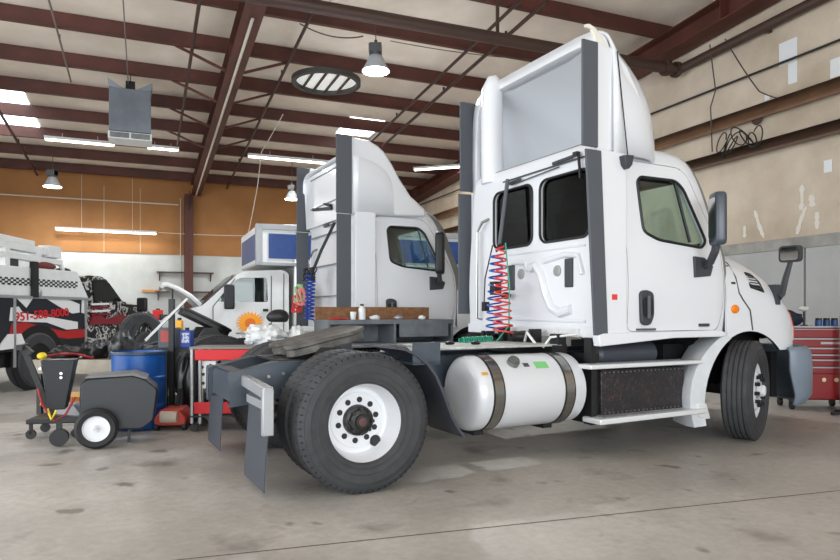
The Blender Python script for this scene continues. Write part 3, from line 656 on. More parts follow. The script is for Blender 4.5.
    m = M(); pr = [(2.30, 3.75), (2.31, 3.93), (2.27, 4.0), (2.20, 4.01), (2.19, 3.985), (2.24, 3.97), (2.27, 3.9), (2.26, 3.80), (2.28, 3.72), (2.5, 3.62), (2.46, 3.82), (2.40, 3.9)]
    m.prism([(2.26, 3.72), (2.25, 3.82), (2.21, 3.88), (2.15, 3.89), (2.14, 3.91), (2.19, 3.925), (2.26, 3.90), (2.33, 3.84), (2.42, 3.76), (2.42, 3.70)], 'y', .06, .09); (m.build('fairing_fin', mat('fin_cream', (225, 222, 210), .5), T, bevel=.006) if main else None)
    # ---- bonnet
    HX = [4.02, 4.15, 4.3, 4.5, 4.7, 4.9, 5.05, 5.2, 5.32, 5.42, 5.5, 5.56]
    def hsec(x):
        w = spl([4.0, 4.9, 5.2, 5.4, 5.56], [1.175, 1.165, 1.10, .97, .72], x); zt = spl([4.0, 4.3, 4.6, 4.9, 5.15, 5.35, 5.5, 5.56], [2.03, 2.03, 1.98, 1.87, 1.70, 1.46, 1.2, 1.0], x); zb = .95
        n = spl([4, 4.6, 5.2], [4.6, 3.6, 2.7], x); pts = [Vector((x, CY - w, .93)), Vector((x, CY - w, 1.0)), Vector((x, CY - w, 1.08))]
        for i in range(1, 32):
            t = pi * i / 32; c = cos(t); s = sin(t); pts.append(Vector((x, CY - w * abs(c) ** (2 / n) * (1 if c > 0 else -1), 1.12 + (zt - 1.12) * s ** (2 / n) if zt > 1.12 else 1.12 + (zt - 1.12) * s)))
        return pts + [Vector((x, CY + w, 1.08)), Vector((x, CY + w, 1.0)), Vector((x, CY + w, .93))]
    m = M(); m.loft([hsec(x) for x in HX], openring=True); hm = m.mesh('hood', [WHITE, BLACK], 50)
    tmp = bpy.data.objects.new('w', hm); COL.objects.link(tmp); sd = tmp.modifiers.new('s', 'SOLIDIFY'); sd.thickness = .03; sd.offset = -1; sd.material_offset = 1
    bpy.context.view_layer.update(); hm2 = bpy.data.meshes.new_from_object(tmp.evaluated_get(bpy.context.evaluated_depsgraph_get())); bpy.data.objects.remove(tmp)
    c1 = M(); c1.cyl((4.38, -.5, .42), (4.38, 3.5, .42), .72, seg=64)
    hood = link('hood', booled(hm2, [('DIFFERENCE', c1.mesh('c', BLACK))]), T)
    # hood seam, grille intake, indicator, vent
    def hy(x, z):
        w = spl([4.0, 4.9, 5.2, 5.4, 5.56], [1.175, 1.165, 1.10, .97, .72], x); zt = spl([4.0, 4.3, 4.6, 4.9, 5.15, 5.35, 5.5, 5.56], [2.03, 2.03, 1.98, 1.87, 1.70, 1.46, 1.2, 1.0], x)
        n = spl([4, 4.6, 5.2], [4.6, 3.6, 2.7], x); q = max(0, min(1, (z - 1.12) / (zt - 1.12))); return CY - w * (1 - q ** n) ** (1 / n)
    m = M(); m.tube([(x, hy(x, z) - .002, z) for x, z in ((4.10, 1.97), (4.13, 1.93), (4.19, 1.85), (4.205, 1.7), (4.215, 1.54), (4.27, 1.47), (4.38, 1.36), (4.40, 1.26), (4.42, 1.15))], .008, 6); m.build('hood_seam', DGREY, T)
    def onhood(poly, nm, mt, par, o0=.004, o1=.03):
        m = M(); k = len(poly); m.add([(x, hy(x, z) - o0, z) for x, z in poly] + [(x, hy(x, z) + o1, z) for x, z in poly], [tuple(range(k)), tuple(range(2 * k - 1, k - 1, -1))] + [(i, i + k, (i + 1) % k + k, (i + 1) % k) for i in range(k)]); return m.build(nm, mt, par)
    onhood([(4.11, 1.63), (4.11, 1.83), (4.17, 1.83), (4.18, 1.63)], 'cowl_gap', BLACK, T)
    gl = onhood(rpoly([(4.41, 1.77), (4.53, 1.755), (4.64, 1.67), (4.67, 1.545), (4.42, 1.595)], .02), 'hood_vent', BLACK, hood)
    m = M()
    for i in range(6): z = 1.60 + i * .028; xe = 4.65 - max(0, z - 1.6) * .7; m.tube([(x, hy(x, z - .02 * (x - 4.42)) - .008, z - .05 * (x - 4.42)) for x in (4.43, (4.43 + xe) / 2, xe)], .006, 5)
    m.build('vent_bar', DGREY, gl)
    M().ell((4.14, hy(4.14, 1.37), 1.37), (.065, .022, .045)).build('side_indicator', ORANGE, T)
    # headlamps, grille, bumper
    for s in (-1, 1):
        def lens(poly, nm, mt, par, o0):
            m = M(); k = len(poly); YY = lambda x, z, o: CY + s * (CY - hy(x, z)) + s * o
            m.add([(x, YY(x, z, o0), z) for x, z in poly] + [(x, YY(x, z, -.03), z) for x, z in poly], [tuple(range(k)), tuple(range(2 * k - 1, k - 1, -1))] + [(i, i + k, (i + 1) % k + k, (i + 1) % k) for i in range(k)]); return m.build(nm, mt, par)
        hl = lens([(5.14, 1.40), (5.26, 1.36), (5.36, 1.22), (5.42, 1.02), (5.30, 1.02), (5.24, 1.16)], 'headlamp', mat('headlamp_lens', (238, 214, 204), .12), T, .006)
        lens([(5.20, 1.34), (5.25, 1.32), (5.33, 1.18), (5.37, 1.04), (5.31, 1.04), (5.27, 1.16)], 'amber_lens', mat('amber_pale_lens', (238, 120, 70), .2), hl, .012)
    m = M(); m.box(5.50, 5.60, CY - .5, CY + .5, .95, 1.5)
    for i in range(7): m.box(5.60, 5.63, CY - .48, CY + .48, 1.0 + i * .07, 1.03 + i * .07)
    m.build('radiator_grille', CHROME, T)
    def bsec(y, z, dx=0):
        pass
    m = M(); outl = []; inn = []
    for i in range(21):
        t = -1 + 2 * i / 20; y = CY + t * 1.17; e_ = abs(t); x = 5.66 - .30 * max(0, (e_ - .62) / .38) ** 2.2
        outl.append((x, y)); 
    prof = [(0, .96), (.06, .90), (.08, .7), (.07, .42), (-.02, .32), (-.06, .31)]
    rings = []
    ends = [(5.03, CY - 1.185)] + outl + [(5.03, CY + 1.185)]
    for dx, z in prof: rings.append([Vector((x + dx * (1 if 0 < k < len(ends) - 1 else 0) + (0 if 0 < k < len(ends) - 1 else (.10 if z < .6 else 0)), y + (dx * .25 if y > CY else -dx * .25), z)) for k, (x, y) in enumerate(ends)])
    m.loft(rings, openring=True); b = m.build('bumper', mat('bumper_grey', (122, 134, 148), .4), T, 40); sd = b.modifiers.new('s', 'SOLIDIFY'); sd.thickness = .03; sd.offset = -1
    m = M(); m.box(4.95, 5.05, .2, 2.2, .4, .9); m.box(4.6, 5.2, .45, 2.0, .7, .95); m.build('front_crossmember', BLACK, T)
    m = M(); m.box(3.9, 4.9, .36, 2.1, .95, 1.75).box(3.6, 4.9, .5, 1.95, .55, 1.0); m.build('engine', BLACK, T)
    # ---- mirrors
    for s in (1, -1):
        Y = lambda d: CY - s * (CY - d)
        mc = Vector((3.55, Y(-.20), 2.23)); ya_ = radians(-32) * s
        def mp(x, y, z): c_, s_ = cos(ya_), sin(ya_); return Vector((mc.x + x * c_ - y * s_, mc.y + x * s_ + y * c_, mc.z + z))
        r = M(); r.loft([[mp(x, y, z) for x, y in rrect(-.05 * k, .06 * k, -.11 * k, .11 * k, .035 * k, 4)] for z, k in ((-.25, .75), (-.235, .93), (-.2, 1), (.2, 1), (.235, .93), (.25, .75))])
        if not main: r.v = [tuple(mc + (Vector(v) - mc) * 1.25) for v in r.v]
        mr = r.build('mirror_head', mat('mirror_shell', (66, 72, 82), .3) if main else BLACK, T, 50)
        m = M(); m.add([mp(-.052, a_, b_) for a_, b_ in rrect(-.09, .09, -.18, .2, .03, 4)], [tuple(range(20))]); m.build('mirror_glass', CHROME, mr)
        m = M(); m.tube([(3.55, Y(-.19), 2.02), (3.56, Y(-.17), 1.93), (3.63, Y(-.06), 1.83), (3.66, Y(.03), 1.80)], .038, 10); m.prism([(3.51, 1.68), (3.51, 1.89), (3.65, 1.88), (3.78, 1.80), (3.74, 1.70)], 'y', min(Y(.02), Y(.06)), max(Y(.02), Y(.06))); m.build('mirror_arm', DGREY, T, bevel=.006)
        q_ = hy(4.9, 1.52); m = M(); m.tube([(4.90, Y(q_ - .02), 1.50), (4.96, Y(q_ - .03), 1.54), (5.03, Y(.08), 1.72), (5.08, Y(.05), 1.92)], [.045, .035, .032, .024], 8); m.box(4.84, 4.92, min(Y(q_ - .04), Y(q_ + .1)), max(Y(q_ - .04), Y(q_ + .1)), 1.42, 1.64); hmr = m.build('hood_mirror_arm', DGREY, T)
        e = M(); e.loft([[Vector((5.04, Y(.05) + a, 1.98 + b_)) for a, b_ in rrect(-.12, .12, -.09, .09, .04, 4)], [Vector((5.10, Y(.05) + a, 1.98 + b_)) for a, b_ in rrect(-.12, .12, -.09, .09, .04, 4)]]); hh = e.build('hood_mirror', DGREY, T, 40)
        e = M(); e.add([(5.038, Y(.05) + a, 1.98 + b_) for a, b_ in rrect(-.10, .10, -.07, .07, .03, 4)], [tuple(range(20))]); e.build('mirror_glass', CHROME, hh)
    # ---- wheels
    rear_wheel(T, xr, 0, 1); rear_wheel(T, xr, 2 * CY, -1)
    M().cyl((xr, .2, .52), (xr, 2.24, .52), .09, seg=16).ell((xr, CY, .52), (.2, .22, .2)).build('rear_axle', BLK2, T)
    front_wheel(T, 4.38, .10, steer, 1); front_wheel(T, 4.38, 2 * CY - .10, steer, -1)
    M().beam((4.38, .3, .5), (4.38, 2.1, .5), .1, .1).build('front_axle', BLK2, T)
    # ---- frame
    x0 = xr - .82
    for y, s in ((.80, 1), (1.64, -1)):
        m = M(); m.prism([(x0, .60), (x0 - .02, .84), (x0 + .34, .925), (5.0, .925), (5.0, .66), (x0 + .5, .66)], 'y', y - .006, y + .006)
        m.loft([[Vector((x, y + q, z + e_)) for q, e_ in ((-.012 * s, 0), (.08 * s, 0), (.08 * s, .012), (-.012 * s, .012))] for x, z in ((x0 - .02, .84), (x0 + .34, .925), (5.0, .925))])
        m.loft([[Vector((x, y + q, z + e_)) for q, e_ in ((-.012 * s, 0), (.08 * s, 0), (.08 * s, .012), (-.012 * s, .012))] for x, z in ((x0, .59), (x0 + .5, .65), (5.0, .65))])
        rl = m.build('frame_rail', FRAMEG, T)
        b = M()
        for x, z in ((x0 + .3, .72), (x0 + .3, .82), (x0 + .42, .72), (x0 + .42, .84), (x0 + .2, .78), (x0 + 1.4, .8), (x0 + 1.5, .8), (x0 + 2.2, .8)): b.cyl((x, y - s * .006, z), (x, y - s * .025, z), .013, seg=8)
        b.build('bolt', STEEL, rl)
    M().box(x0 + .02, x0 + .06, .81, 1.63, .62, .86).box(x0 + .02, x0 + .14, .81, 1.63, .85, .865).build('crossmember', FRAMEG, T); M().box(2.0, 2.1, .81, 1.63, .7, .9).build('crossmember', FRAMEG, T)
    # suspension bits
    m = M()
    for y in (.62, 1.82): m.cyl((xr + .35, y, .5), (xr + .35, y, .72), .12, seg=18).beam((xr - .35, y, .40), (xr + .7, y, .46), .08, .06).beam((xr + .6, y, .8), (xr + .7, y, .46), .08, .1)
    m.build('air_suspension', BLK2, T)
    # mudflaps
    for y, s in ((.46, 1), (1.98, -1)):
        xf_ = x0 + .08; m = M(); yi = .80 if s > 0 else 1.64; yo = .10 if s > 0 else 2.34
        m.beam((xf_ + .04, yi, .80), (xf_ + .04, yo, .77), .07, .085, up=(0, 0, 1)); m.loft([[Vector((xf_ + .0, yo + q, z)), Vector((xf_ + .08, yo + q, z)), Vector((xf_ + .08, yo + q + .06 * s, z)), Vector((xf_ + .0, yo + q + .06 * s, z))] for q, z in ((0, .80), (0, .52), (0, .47))])
        hg = m.build('mudflap_bracket', ALU if s > 0 else FRAMEG, T, bevel=.008)
        if s > 0:
            m = M(); m.box(xf_ + .03, xf_ + .07, .12, .72, .64, .70); m.build('clamp_bar', ALU, hg)
        m = M(); ya, yb_ = (.13, .73) if s > 0 else (1.71, 2.31); n = 10; top = .72 if s > 0 else .74
        rings = []
        for i in range(n + 1):
            z = top - (top - .07) * i / n; q = .035 * (1 - cos(pi * i / n)); rings.append([Vector((xf_ + .05 - q * .5, ya, z)), Vector((xf_ + .05 - q * .5, yb_, z)), Vector((xf_ + .058 - q * .5, yb_, z)), Vector((xf_ + .058 - q * .5, ya, z))])
        m.loft(rings); m.build('mudflap', mat('mudflap_grey', (60, 64, 72), .55), T)
    # fifth wheel
    cx = xr + .02; zc_ = 1.13 if main else 1.25
    P2 = rpoly([(-.38, -.26), (-.30, -.38), (.22, -.40), (.38, -.26), (.38, .26), (.22, .40), (-.30, .38), (-.38, .26), (-.34, .10), (-.05, .055), (.0, 0), (-.05, -.055), (-.34, -.10)], .07, 4)
    m = M(); m.prism([(a, b) for a, b in P2], 'z', -.035, .0); m.prism([(a * .96, b * .94) for a, b in P2], 'z', -.10, -.035)
    fw = m.build('fifth_wheel', FIFTH if main else BLK2, T, bevel=.006); fw.location = (cx, CY, zc_); fw.rotation_euler = (0, radians(-13 if main else 27), 0)
    for y in (CY - .36, CY + .36): M().prism([(cx - .2, .93), (cx + .2, .93), (cx + .08, 1.04 if main else 1.12), (cx - .08, 1.04 if main else 1.12)], 'y', y - .05, y + .05).build('coupling_bracket', BLK2, T)
    M().box(cx - .45, cx + .45, CY - .40, CY + .40, .928, .945).build('coupling_base', BLK2, T)
    # quarter fender in front of the drive tyres
    if main:
        for yy in (.02, 1.88):
            path = [(.22, 1.06), (.32, 1.045), (.42, 1.0), (.51, .93), (.58, .84), (.635, .73), (.68, .62), (.73, .50), (.79, .40), (.84, .34)]
            m = M(); m.loft([[Vector((xr + a, yy, b)), Vector((xr + a, yy + .56, b)), Vector((xr + a + .018, yy + .56, b + .012)), Vector((xr + a + .018, yy, b + .012))] for a, b in path])
            m.build('quarter_fender', mat('fender_grey_plastic', (62, 66, 74), .42), T)
            m = M(); m.box(xr + .40, xr + .64, yy + .02, yy + .035, .94, 1.10).box(xr + .40, xr + .64, yy + .02, yy + .4, .93, .95); m.build('fender_bracket', FRAMEG, T)
    # tanks, both sides
    for s in (1, -1):
        Y = lambda d: CY - s * (CY - d)
        c = (0, Y(.42), .635); R = .325
        m = M(); m.lathe([(0, 1.03), (.16, 1.035), (.25, 1.045), (.295, 1.065), (.318, 1.09), (R, 1.13), (R, 2.14), (.315, 2.19), (.28, 2.215), (.2, 2.23), (0, 2.235)], c=c, axis='x', seg=56); tk = m.build('fuel_tank', mat('tank_satin_white', (218, 220, 224), .3, .15), T, 40)
        for x in (1.24, 2.0):
            m = M(); m.lathe([(R + .001, x - .045), (R + .008, x - .045), (R + .008, x + .045), (R + .001, x + .045)], c=c, axis='x', seg=56); m.build('tank_strap', mat('polished_strap', (150, 148, 145), .2, .9), tk)
            m = M(); m.lathe([(R + .001, x - .058), (R + .006, x - .058), (R + .006, x - .045), (R + .001, x - .045)], c=c, axis='x', seg=56); m.lathe([(R + .001, x + .045), (R + .006, x + .045), (R + .006, x + .058), (R + .001, x + .058)], c=c, axis='x', seg=56); m.build('strap_rubber', BLACK, tk)
            M().box(x - .05, x + .05, min(Y(.42), Y(.80)), max(Y(.42), Y(.80)), .26, .32).build('tank_bracket', BLACK, T)
        if s > 0:
            an = radians(38); d = Vector((0, -sin(an), cos(an))); cc = Vector(c) + Vector((1.46, 0, 0)) + d * R
            m = M(); m.cyl(cc, cc + d * .035, .055, seg=20).cyl(cc + d * .035, cc + d * .055, .045, seg=20); m.build('filler_cap', mat('cap_metal', (130, 130, 128), .35, .7), tk)
            def lab(x0_, x1_, a0, a1, mt, nm):
                m = M(); rg = []
                for i in range(5):
                    a = radians(a0 + (a1 - a0) * i / 4); rg.append([Vector((x, Y(.42) - sin(a) * (R + .002), .635 + cos(a) * (R + .002))) for x in (x0_, x1_)])
                m.loft(rg, caps=False, openring=True); m.build(nm, mt, tk)
            lab(1.68, 1.82, 36, 50, mat('green_sticker', (120, 200, 120), .5), 'sticker'); lab(1.56, 1.62, 38, 46, mat('black_sticker', (70, 70, 72), .5), 'sticker'); lab(1.10, 1.16, 52, 57, mat('amber_sticker', (215, 160, 40), .5), 'sticker')
    # step plate over the tanks
    m = M(); m.box(.84, 2.2, .45, 1.25, 1.015, 1.035); m.build('deck_plate', mat('pale_deck_plate', (200, 202, 196), .5, rgb2=(160, 162, 156), vscale=9), T, bevel=.005)
    # battery / step box
    m = M(); m.box(2.42, 3.52, .16, .72, .38, .80); bb = m.build('battery_box', mat('speckled_dark_metal', (36, 35, 38), .4, rgb2=(78, 58, 56), vscale=34, contrast=(.36, .46), bump=.5, bscale=45), T, bevel=.01)
    m = M()
    for z in (.775, .40):
        for i in range(20): m.cyl((2.46 + i * .054, .16, z), (2.46 + i * .054, .150, z), .008, seg=6)
    m.build('rivet', STEEL, bb)
    m = M(); m.lathe([(0, 2.46), (.1, 2.47), (.125, 2.5), (.125, 3.2), (.1, 3.23), (0, 3.24)], c=(0, .34, .93), axis='x', seg=24); m.build('air_tank', mat('air_tank_dark', (62, 66, 74), .4), T)
    m = M(); m.prism([(2.17, .825), (2.17, .865), (3.62, .865), (3.62, .825)], 'y', .02, .22); s1 = m.build('upper_step', mat('step_alu', (226, 228, 230), .35, .2), T, bevel=.01)
    m = M(); m.prism([(2.26, .325), (2.26, .375), (3.66, .385), (3.66, .335)], 'y', .0, .24); s2 = m.build('lower_step', mat('step_alu', (226, 228, 230), .35, .2), T, bevel=.01)
    for p_, z in ((s1, .866), (s2, .38)):
        m = M()
        for i in range(24): x = 2.36 + i * .05; m.box(x, x + .025, .05, .19, z, z + .004)
        m.build('grip_strip', ALU, p_)
    m = M(); m.box(2.30, 2.36, .16, .26, .3, 1.1).box(2.34, 2.42, .2, .7, .3, .95); m.build('step_bracket', BLACK, T)
    m = M(); rings = []
    for i in range(12):
        a = radians(118 + i * 7.0); R1 = .76
        cx_, cz_ = 4.42, .40
        wd = .14 + .05 * sin(i / 11 * pi)
        x = cx_ + R1 * cos(a); z = cz_ + R1 * sin(a); nx, nz = cos(a), sin(a)
        rings.append([Vector((x, .03, z)), Vector((x, .42, z)), Vector((x + nx * .02, .42, z + nz * .02)), Vector((x + nx * wd, .16, z + nz * wd * .3)), Vector((x + nx * wd, .06, z + nz * wd * .3))])
    m.loft(rings); wp = m.build('wheel_arch_panel', mat('arch_panel_white', (214, 217, 221), .45, var=.12, vscale=7), T, 40)
    m = M(); m.add([rings[k][j] + Vector((-.004, -.004, .0)) for k, j in ()] or [(3.615, .10, .52), (3.60, .34, .52), (3.655, .34, .80), (3.67, .10, .80)], [(0, 1, 2, 3)]); m.build('tread_pad', mat('pad_grey', (160, 163, 166), .6), wp)
    M().prism([(3.58, .30), (3.56, .43), (3.69, .43), (3.75, .27), (3.69, .27)], 'y', .03, .2).build('arch_foot', WHITE2, T, bevel=.01)
    # ---- hoses between cab and deck
    if main:
        X = 2.02
        helix((X, 1.28, 1.95), (X + .0, 1.33, 1.15), .075, 11, .009, taper=.3).build('coiled_hose', BLUE, T)['label'] = 'blue coiled air hose'
        helix((X - .03, 1.17, 2.02), (X - .05, 1.09, 1.12), .075, 12, .009, taper=.7).build('coiled_hose', REDH, T)['label'] = 'red coiled air hose'
        m = M(); m.tube([(X, 1.12, 2.05), (X, 1.05, 1.6), (X, 1.06, 1.2), (X - .1, 1.15, 1.03)], .007, 6); m.build('straight_cable', GREEN, T)
        m = helix((X - .1, 1.35, 1.05), (X - .55, 1.15, 1.04), .04, 12, .010, taper=0)
        pts = [Vector((X - .05 - .5 * i / 150, 1.3 - .2 * i / 150 + .035 * cos(i * .55), 1.05 + .035 * sin(i * .55))) for i in range(151)]
        M().tube(pts, .010, 6).build('coiled_hose', GREEN, T)['label'] = 'green coiled cable on the deck plate'
        m = M(); m.cyl((xb - .1, 1.42, 2.78), (xb - .18, 1.46, 2.06), .022, seg=8); m.build('hose_pole', GREYP, T)
        m = M(); m.tube([(2.2, 1.46, 2.08), (2.12, 1.4, 2.04), (X, 1.28, 1.98)], .014, 6); m.tube([(2.2, 1.62, 2.08), (X, 1.5, 1.7), (X, 1.52, 1.4)], .008, 6); m.box(X - .04, X + .04, 1.25, 1.35, 1.52, 1.66); m.box(X - .03, X + .03, 1.46, 1.52, 1.35, 1.45); m.build('hose_clamp', BLACK, T)
        m = M(); m.ell((2.28, 1.48, 1.52), (.06, .05, .04)); m.build('air_valve', BLK2, T); M().ell((2.2, 1.05, 1.09), (.12, .12, .06)).build('air_valve', BLK2, T)
        M().box(2.08, 2.26, .45, 1.65, .93, 1.03).build('valve_tray', BLK2, T)
        for q, (y, h, w_) in enumerate(((.5, .10, .12), (.85, .14, .08), (1.2, .11, .10), (1.38, .15, .07), (1.7, .10, .12))): M().box(2.14, 2.24, y - w_ / 2, y + w_ / 2, 1.03, 1.03 + h).cyl((2.12, y, 1.06 + h / 2), (2.14, y, 1.06 + h / 2), .025, seg=10).build('valve_block', BLACK, T)
        m = M(); m.tube([(2.1, .9, 1.05), (2.05, .8, 1.14), (2.1, .72, 1.02)], .014, 8); m.tube([(2.05, .55, 1.0), (2.1, .5, 1.1), (2.3, .35, 1.13), (2.35, .3, 1.1)], .012, 8); m.build('white_hose', WHITE2, T)
        for q, (a, b) in enumerate(((1.2, .85), (1.42, .75), (1.0, .8))): M().ell((a, b, 1.05), (.05, .04, .02), 10, 6).build('fitting', BLK2, T)
        M().box(2.415, 2.475, .012, .03, 1.45, 1.5).build('round_sticker', mat('red_sticker', (225, 60, 50), .5), T)['label'] = 'small red sticker'
    else:
        X = 2.0
        helix((X, 1.2, 1.95), (X, 1.28, 1.22), .07, 12, .014).build('coiled_hose', BLUE, T)['label'] = 'blue coiled air hose'
        m = M(); m.tube([(xb - .05, .96, 2.75), (X + .1, 1.0, 2.3), (X, 1.15, 1.95)], .025, 8); m.tube([(xb - .02, 1.6, 3.15), (xb - .1, 1.0, 3.02)], .025, 8); m.build('hose_pole', BLACK, T)
        random.seed(3)
        for mt, c_, lab in ((REDH, (X, 1.95, 1.48), 'red loose hose bundle'), (mat('pale_green_hose', (150, 200, 140), .5), (X, 1.8, 1.66), 'pale green loose hose bundle'), (mat('pink_hose', (225, 130, 130), .5), (X, 1.72, 1.6), 'pink loose hose')):
            P = [Vector(c_) + Vector((.05 * sin(i * .9), .13 * sin(i * .37 + 1), .14 * cos(i * .53))) for i in range(50)]; M().tube(P, .014, 6).build('loose_hose', mt, T)['label'] = lab
        P = [Vector((X, 1.25, 1.95)) + Vector((.05 * sin(i * .9), .2 * sin(i * .37), .10 * cos(i * .61))) for i in range(60)]; M().tube(P, .012, 5).build('loose_hose', BLACK, T)['label'] = 'black loose cables'
    return T
make_tractor('road_tractor', 'white road tractor in front, with turned front wheel and two dark rear cab windows', -.388, 4.797, 0.0, radians(24), True)
make_tractor('road_tractor', 'white road tractor parked behind, its two grey fairing edges standing left of the front one', -2.94, 8.376, .38, 0, False)

# ------------------------------------------------------------------ white box truck (nose to the left, bonnet up)
BTR = BA + pi
bt = empty('box_truck', 'white and blue box truck with raised hood and orange sun logo on its door', 'truck', (-3.11, 12.5, 0), BTR)
# local x forward (image left), local y: near side is y=0, body on the negative... (far) side
def yy(a): return -a
cabp = [(1.75, .75), (1.78, 1.12), (1.6, 1.28), (.98, 1.47), (.36, 2.06), (.22, 2.13), (-.5, 2.17), (-.62, 2.1), (-.62, .75)]
m = M(); m.prism(rpoly(cabp, .06), 'y', -1.95, -.06); me = m.mesh('cab', WHITE2)
m = M(); m.prism([(.82, .9), (.86, 1.5), (.34, 2.0), (.2, 2.06), (-.5, 2.1), (-.55, .9)], 'y', -1.9, -.11)
w1 = M(); w1.prism(rpoly([(.74, 1.54), (.42, 1.93), (.3, 2.0), (-.2, 2.01), (-.22, 1.54)], .05), 'y', -2.4, .4)
w2 = M(); w2.loft([[Vector((x, y, z)) for y in () for x in ()] or [Vector((1.05 + o_, y, 1.62)) for o_, y in ((0, -1.8), (0, -.2))] + [Vector((.6, -.25, 2.02)), Vector((.6, -1.75, 2.02))], [Vector((.45, -1.8, 1.52)), Vector((.45, -.2, 1.52)), Vector((.1, -.25, 1.98)), Vector((.1, -1.75, 1.98))]])
wh = M(); wh.cyl((1.12, -3, .42), (1.12, 1, .42), .5, seg=32)
cb = link('cab', booled(me, [('DIFFERENCE', x_.mesh('c', INTER)) for x_ in (m, w1, wh)]), bt)
M().prism([(.74, 1.54), (.42, 1.93), (.3, 2.0), (-.2, 2.01), (-.22, 1.54)], 'y', -.09, -.085).build('side_window', glass_mat('van_glass', (.5, .55, .54)), cb)
m = M(); m.add([(.99, -.12, 1.49), (.99, -1.88, 1.49), (.37, -1.88, 2.07), (.37, -.12, 2.07)], [(0, 1, 2, 3)]); m.build('windscreen', GLASSD, cb).location = (.012, 0, .012)
m = M(); m.tube([(.80, -.055, .8), (.80, -.055, 1.45), (.40, -.055, 1.98)], .008, 5); m.tube([(-.28, -.055, .8), (-.28, -.055, 2.05)], .008, 5); m.tube([(-.52, -.055, .8), (-.52, -.055, 2.1)], .008, 5); m.build('door_seam', DGREY, cb)
M().box(-.22, -.12, -.06, -.03, 1.36, 1.41).build('door_handle', BLACK, cb)
# sun logo
m = M(); n = 22; P = []
for i in range(2 * n):
    a = 2 * pi * i / (2 * n); R = .27 if i % 2 == 0 else .19; P.append((.12 + R * cos(a), 1.14 + R * .85 * sin(a)))
m.prism(P, 'y', -.061, -.052); m.build('sun_logo', mat('sun_orange', (246, 158, 30), .5), cb)
M().prism([(.12 + .10 * cos(2 * pi * i / 16), 1.14 + .09 * sin(2 * pi * i / 16)) for i in range(16)], 'y', -.0615, -.048).build('logo_centre', mat('logo_dark_orange', (222, 110, 20), .5), cb)
m = M(); m.box(.44, .62, .06, .26, 1.40, 1.86); mr = m.build('mirror_head', BLACK, bt, bevel=.03); M().tube([(.52, .1, 1.52), (.55, -.06, 1.46)], .02, 8).build('mirror_arm', BLACK, mr)
# raised hood
m = M(); rings = []
for x, z in ((.98, 1.50), (1.15, 1.66), (1.38, 1.80), (1.58, 1.88), (1.68, 1.87), (1.72, 1.80)):
    rings.append([Vector((x, y, z + .05 * (1 - ((y + 1) / .85) ** 2))) for y in [-.15 - 1.7 * k / 8 for k in range(9)]])
m.loft(rings, openring=True); hd = m.build('hood', WHITE2, bt, 50); sd = hd.modifiers.new('s', 'SOLIDIFY'); sd.thickness = .07
M().beam((1.5, -.3, 1.2), (1.5, -.25, 1.82), .03, .03).build('hood_prop', BLACK, bt)
M().box(.95, 1.7, -1.8, -.2, .8, 1.3).build('engine_bay', BLK2, bt)
# cargo box
m = M(); m.box(-6.0, -.72, -2.25, .0, .95, 3.02).box(-.72, .0, -2.25, .0, 2.27, 3.02)
cg = m.build('cargo_box', WHITE2, bt, bevel=.04)
BLUP = mat('blue_box_panel', (42, 72, 132), .5, rgb2=(32, 56, 108), vscale=2)
M().box(-6.0, -.22, .0, .012, 2.38, 2.86).build('blue_panel', BLUP, cg); M().box(-.01, .012, -2.05, -.2, 2.36, 2.86).build('blue_panel', BLUP, cg)
m = M(); m.box(-6, .01, -.02, .02, 2.93, 3.04).box(-6, .01, -.02, .02, 2.24, 2.31).box(-.1, .02, -.12, .02, 2.24, 3.04); m.build('corner_rail', ALU, cg, bevel=.01)
m = M(); m.box(-5.9, 1.6, -1.6, -1.5, .6, .75).box(-5.9, 1.6, -.6, -.5, .6, .75); m.build('chassis', BLACK, bt)
for x in (1.12, -3.9):
    for y in (-.3, -1.75): 
        m = M(); m.lathe([(.2, -.11), (.36, -.12), (.385, -.09), (.385, .09), (.36, .12), (.2, .11), (.2, -.11)], c=(0, 0, 0), axis='y', seg=32); w_ = m.build('tyre', RUBBER, bt); w_.location = (x, y, .385)
        M().lathe([(0, -.06), (.1, -.06), (.17, .03), (.21, .09), (.21, -.09), (0, -.08)], axis='y', seg=32).build('rim', RIMW, w_)

# ------------------------------------------------------------------ tow truck at the left
wa_ = atan2(655, 115); wr = empty('tow_truck', 'white, black and red tow truck with printed side and boom at far left', 'truck', (-6.7, 11.5, 0), wa_)
def camo(name, scale, cols, vor=True):
    m = bpy.data.materials.new(name); m.use_nodes = True; nt = m.node_tree; N = nt.nodes; Lk = nt.links; p = N['Principled BSDF']; p.inputs['Roughness'].default_value = .4
    tc = N.new('ShaderNodeTexCoord'); n = N.new('ShaderNodeTexNoise'); n.inputs['Scale'].default_value = scale; n.inputs['Detail'].default_value = 2
    n.inputs['Distortion'].default_value = .6
    Lk.new(tc.outputs['Object'], n.inputs['Vector']); r = N.new('ShaderNodeValToRGB'); r.color_ramp.interpolation = 'CONSTANT'
    while len(r.color_ramp.elements) < len(cols): r.color_ramp.elements.new(.5)
    for e, (q, c) in zip(r.color_ramp.elements, cols): e.position = q; e.color = (*lin(c), 1)
    Lk.new(n.outputs['Fac'], r.inputs['Fac']); Lk.new(r.outputs['Color'], p.inputs['Base Color']); MATS[name] = m; return m
CAMO = camo('black_white_camo_print', 7, [(0, (26, 26, 28)), (.5, (190, 188, 186)), (.58, (40, 36, 38)), (.7, (110, 28, 36))])
BLKP = mat('black_print', (30, 33, 40), .35); REDP = mat('red_print', (172, 34, 34), .4); WHP = mat('white_print', (222, 222, 222), .4)
m = M(); m.prism([(-3.2, .68), (-3.2, 1.62), (1.28, 1.62), (1.22, .68)], 'y', .0, 2.2); sb = m.build('service_body', BLKP, wr, bevel=.01)
def decal(P, mt, nm, par=sb, y=-.006): return M().prism(P, 'y', y, .004).build(nm, mt, par)
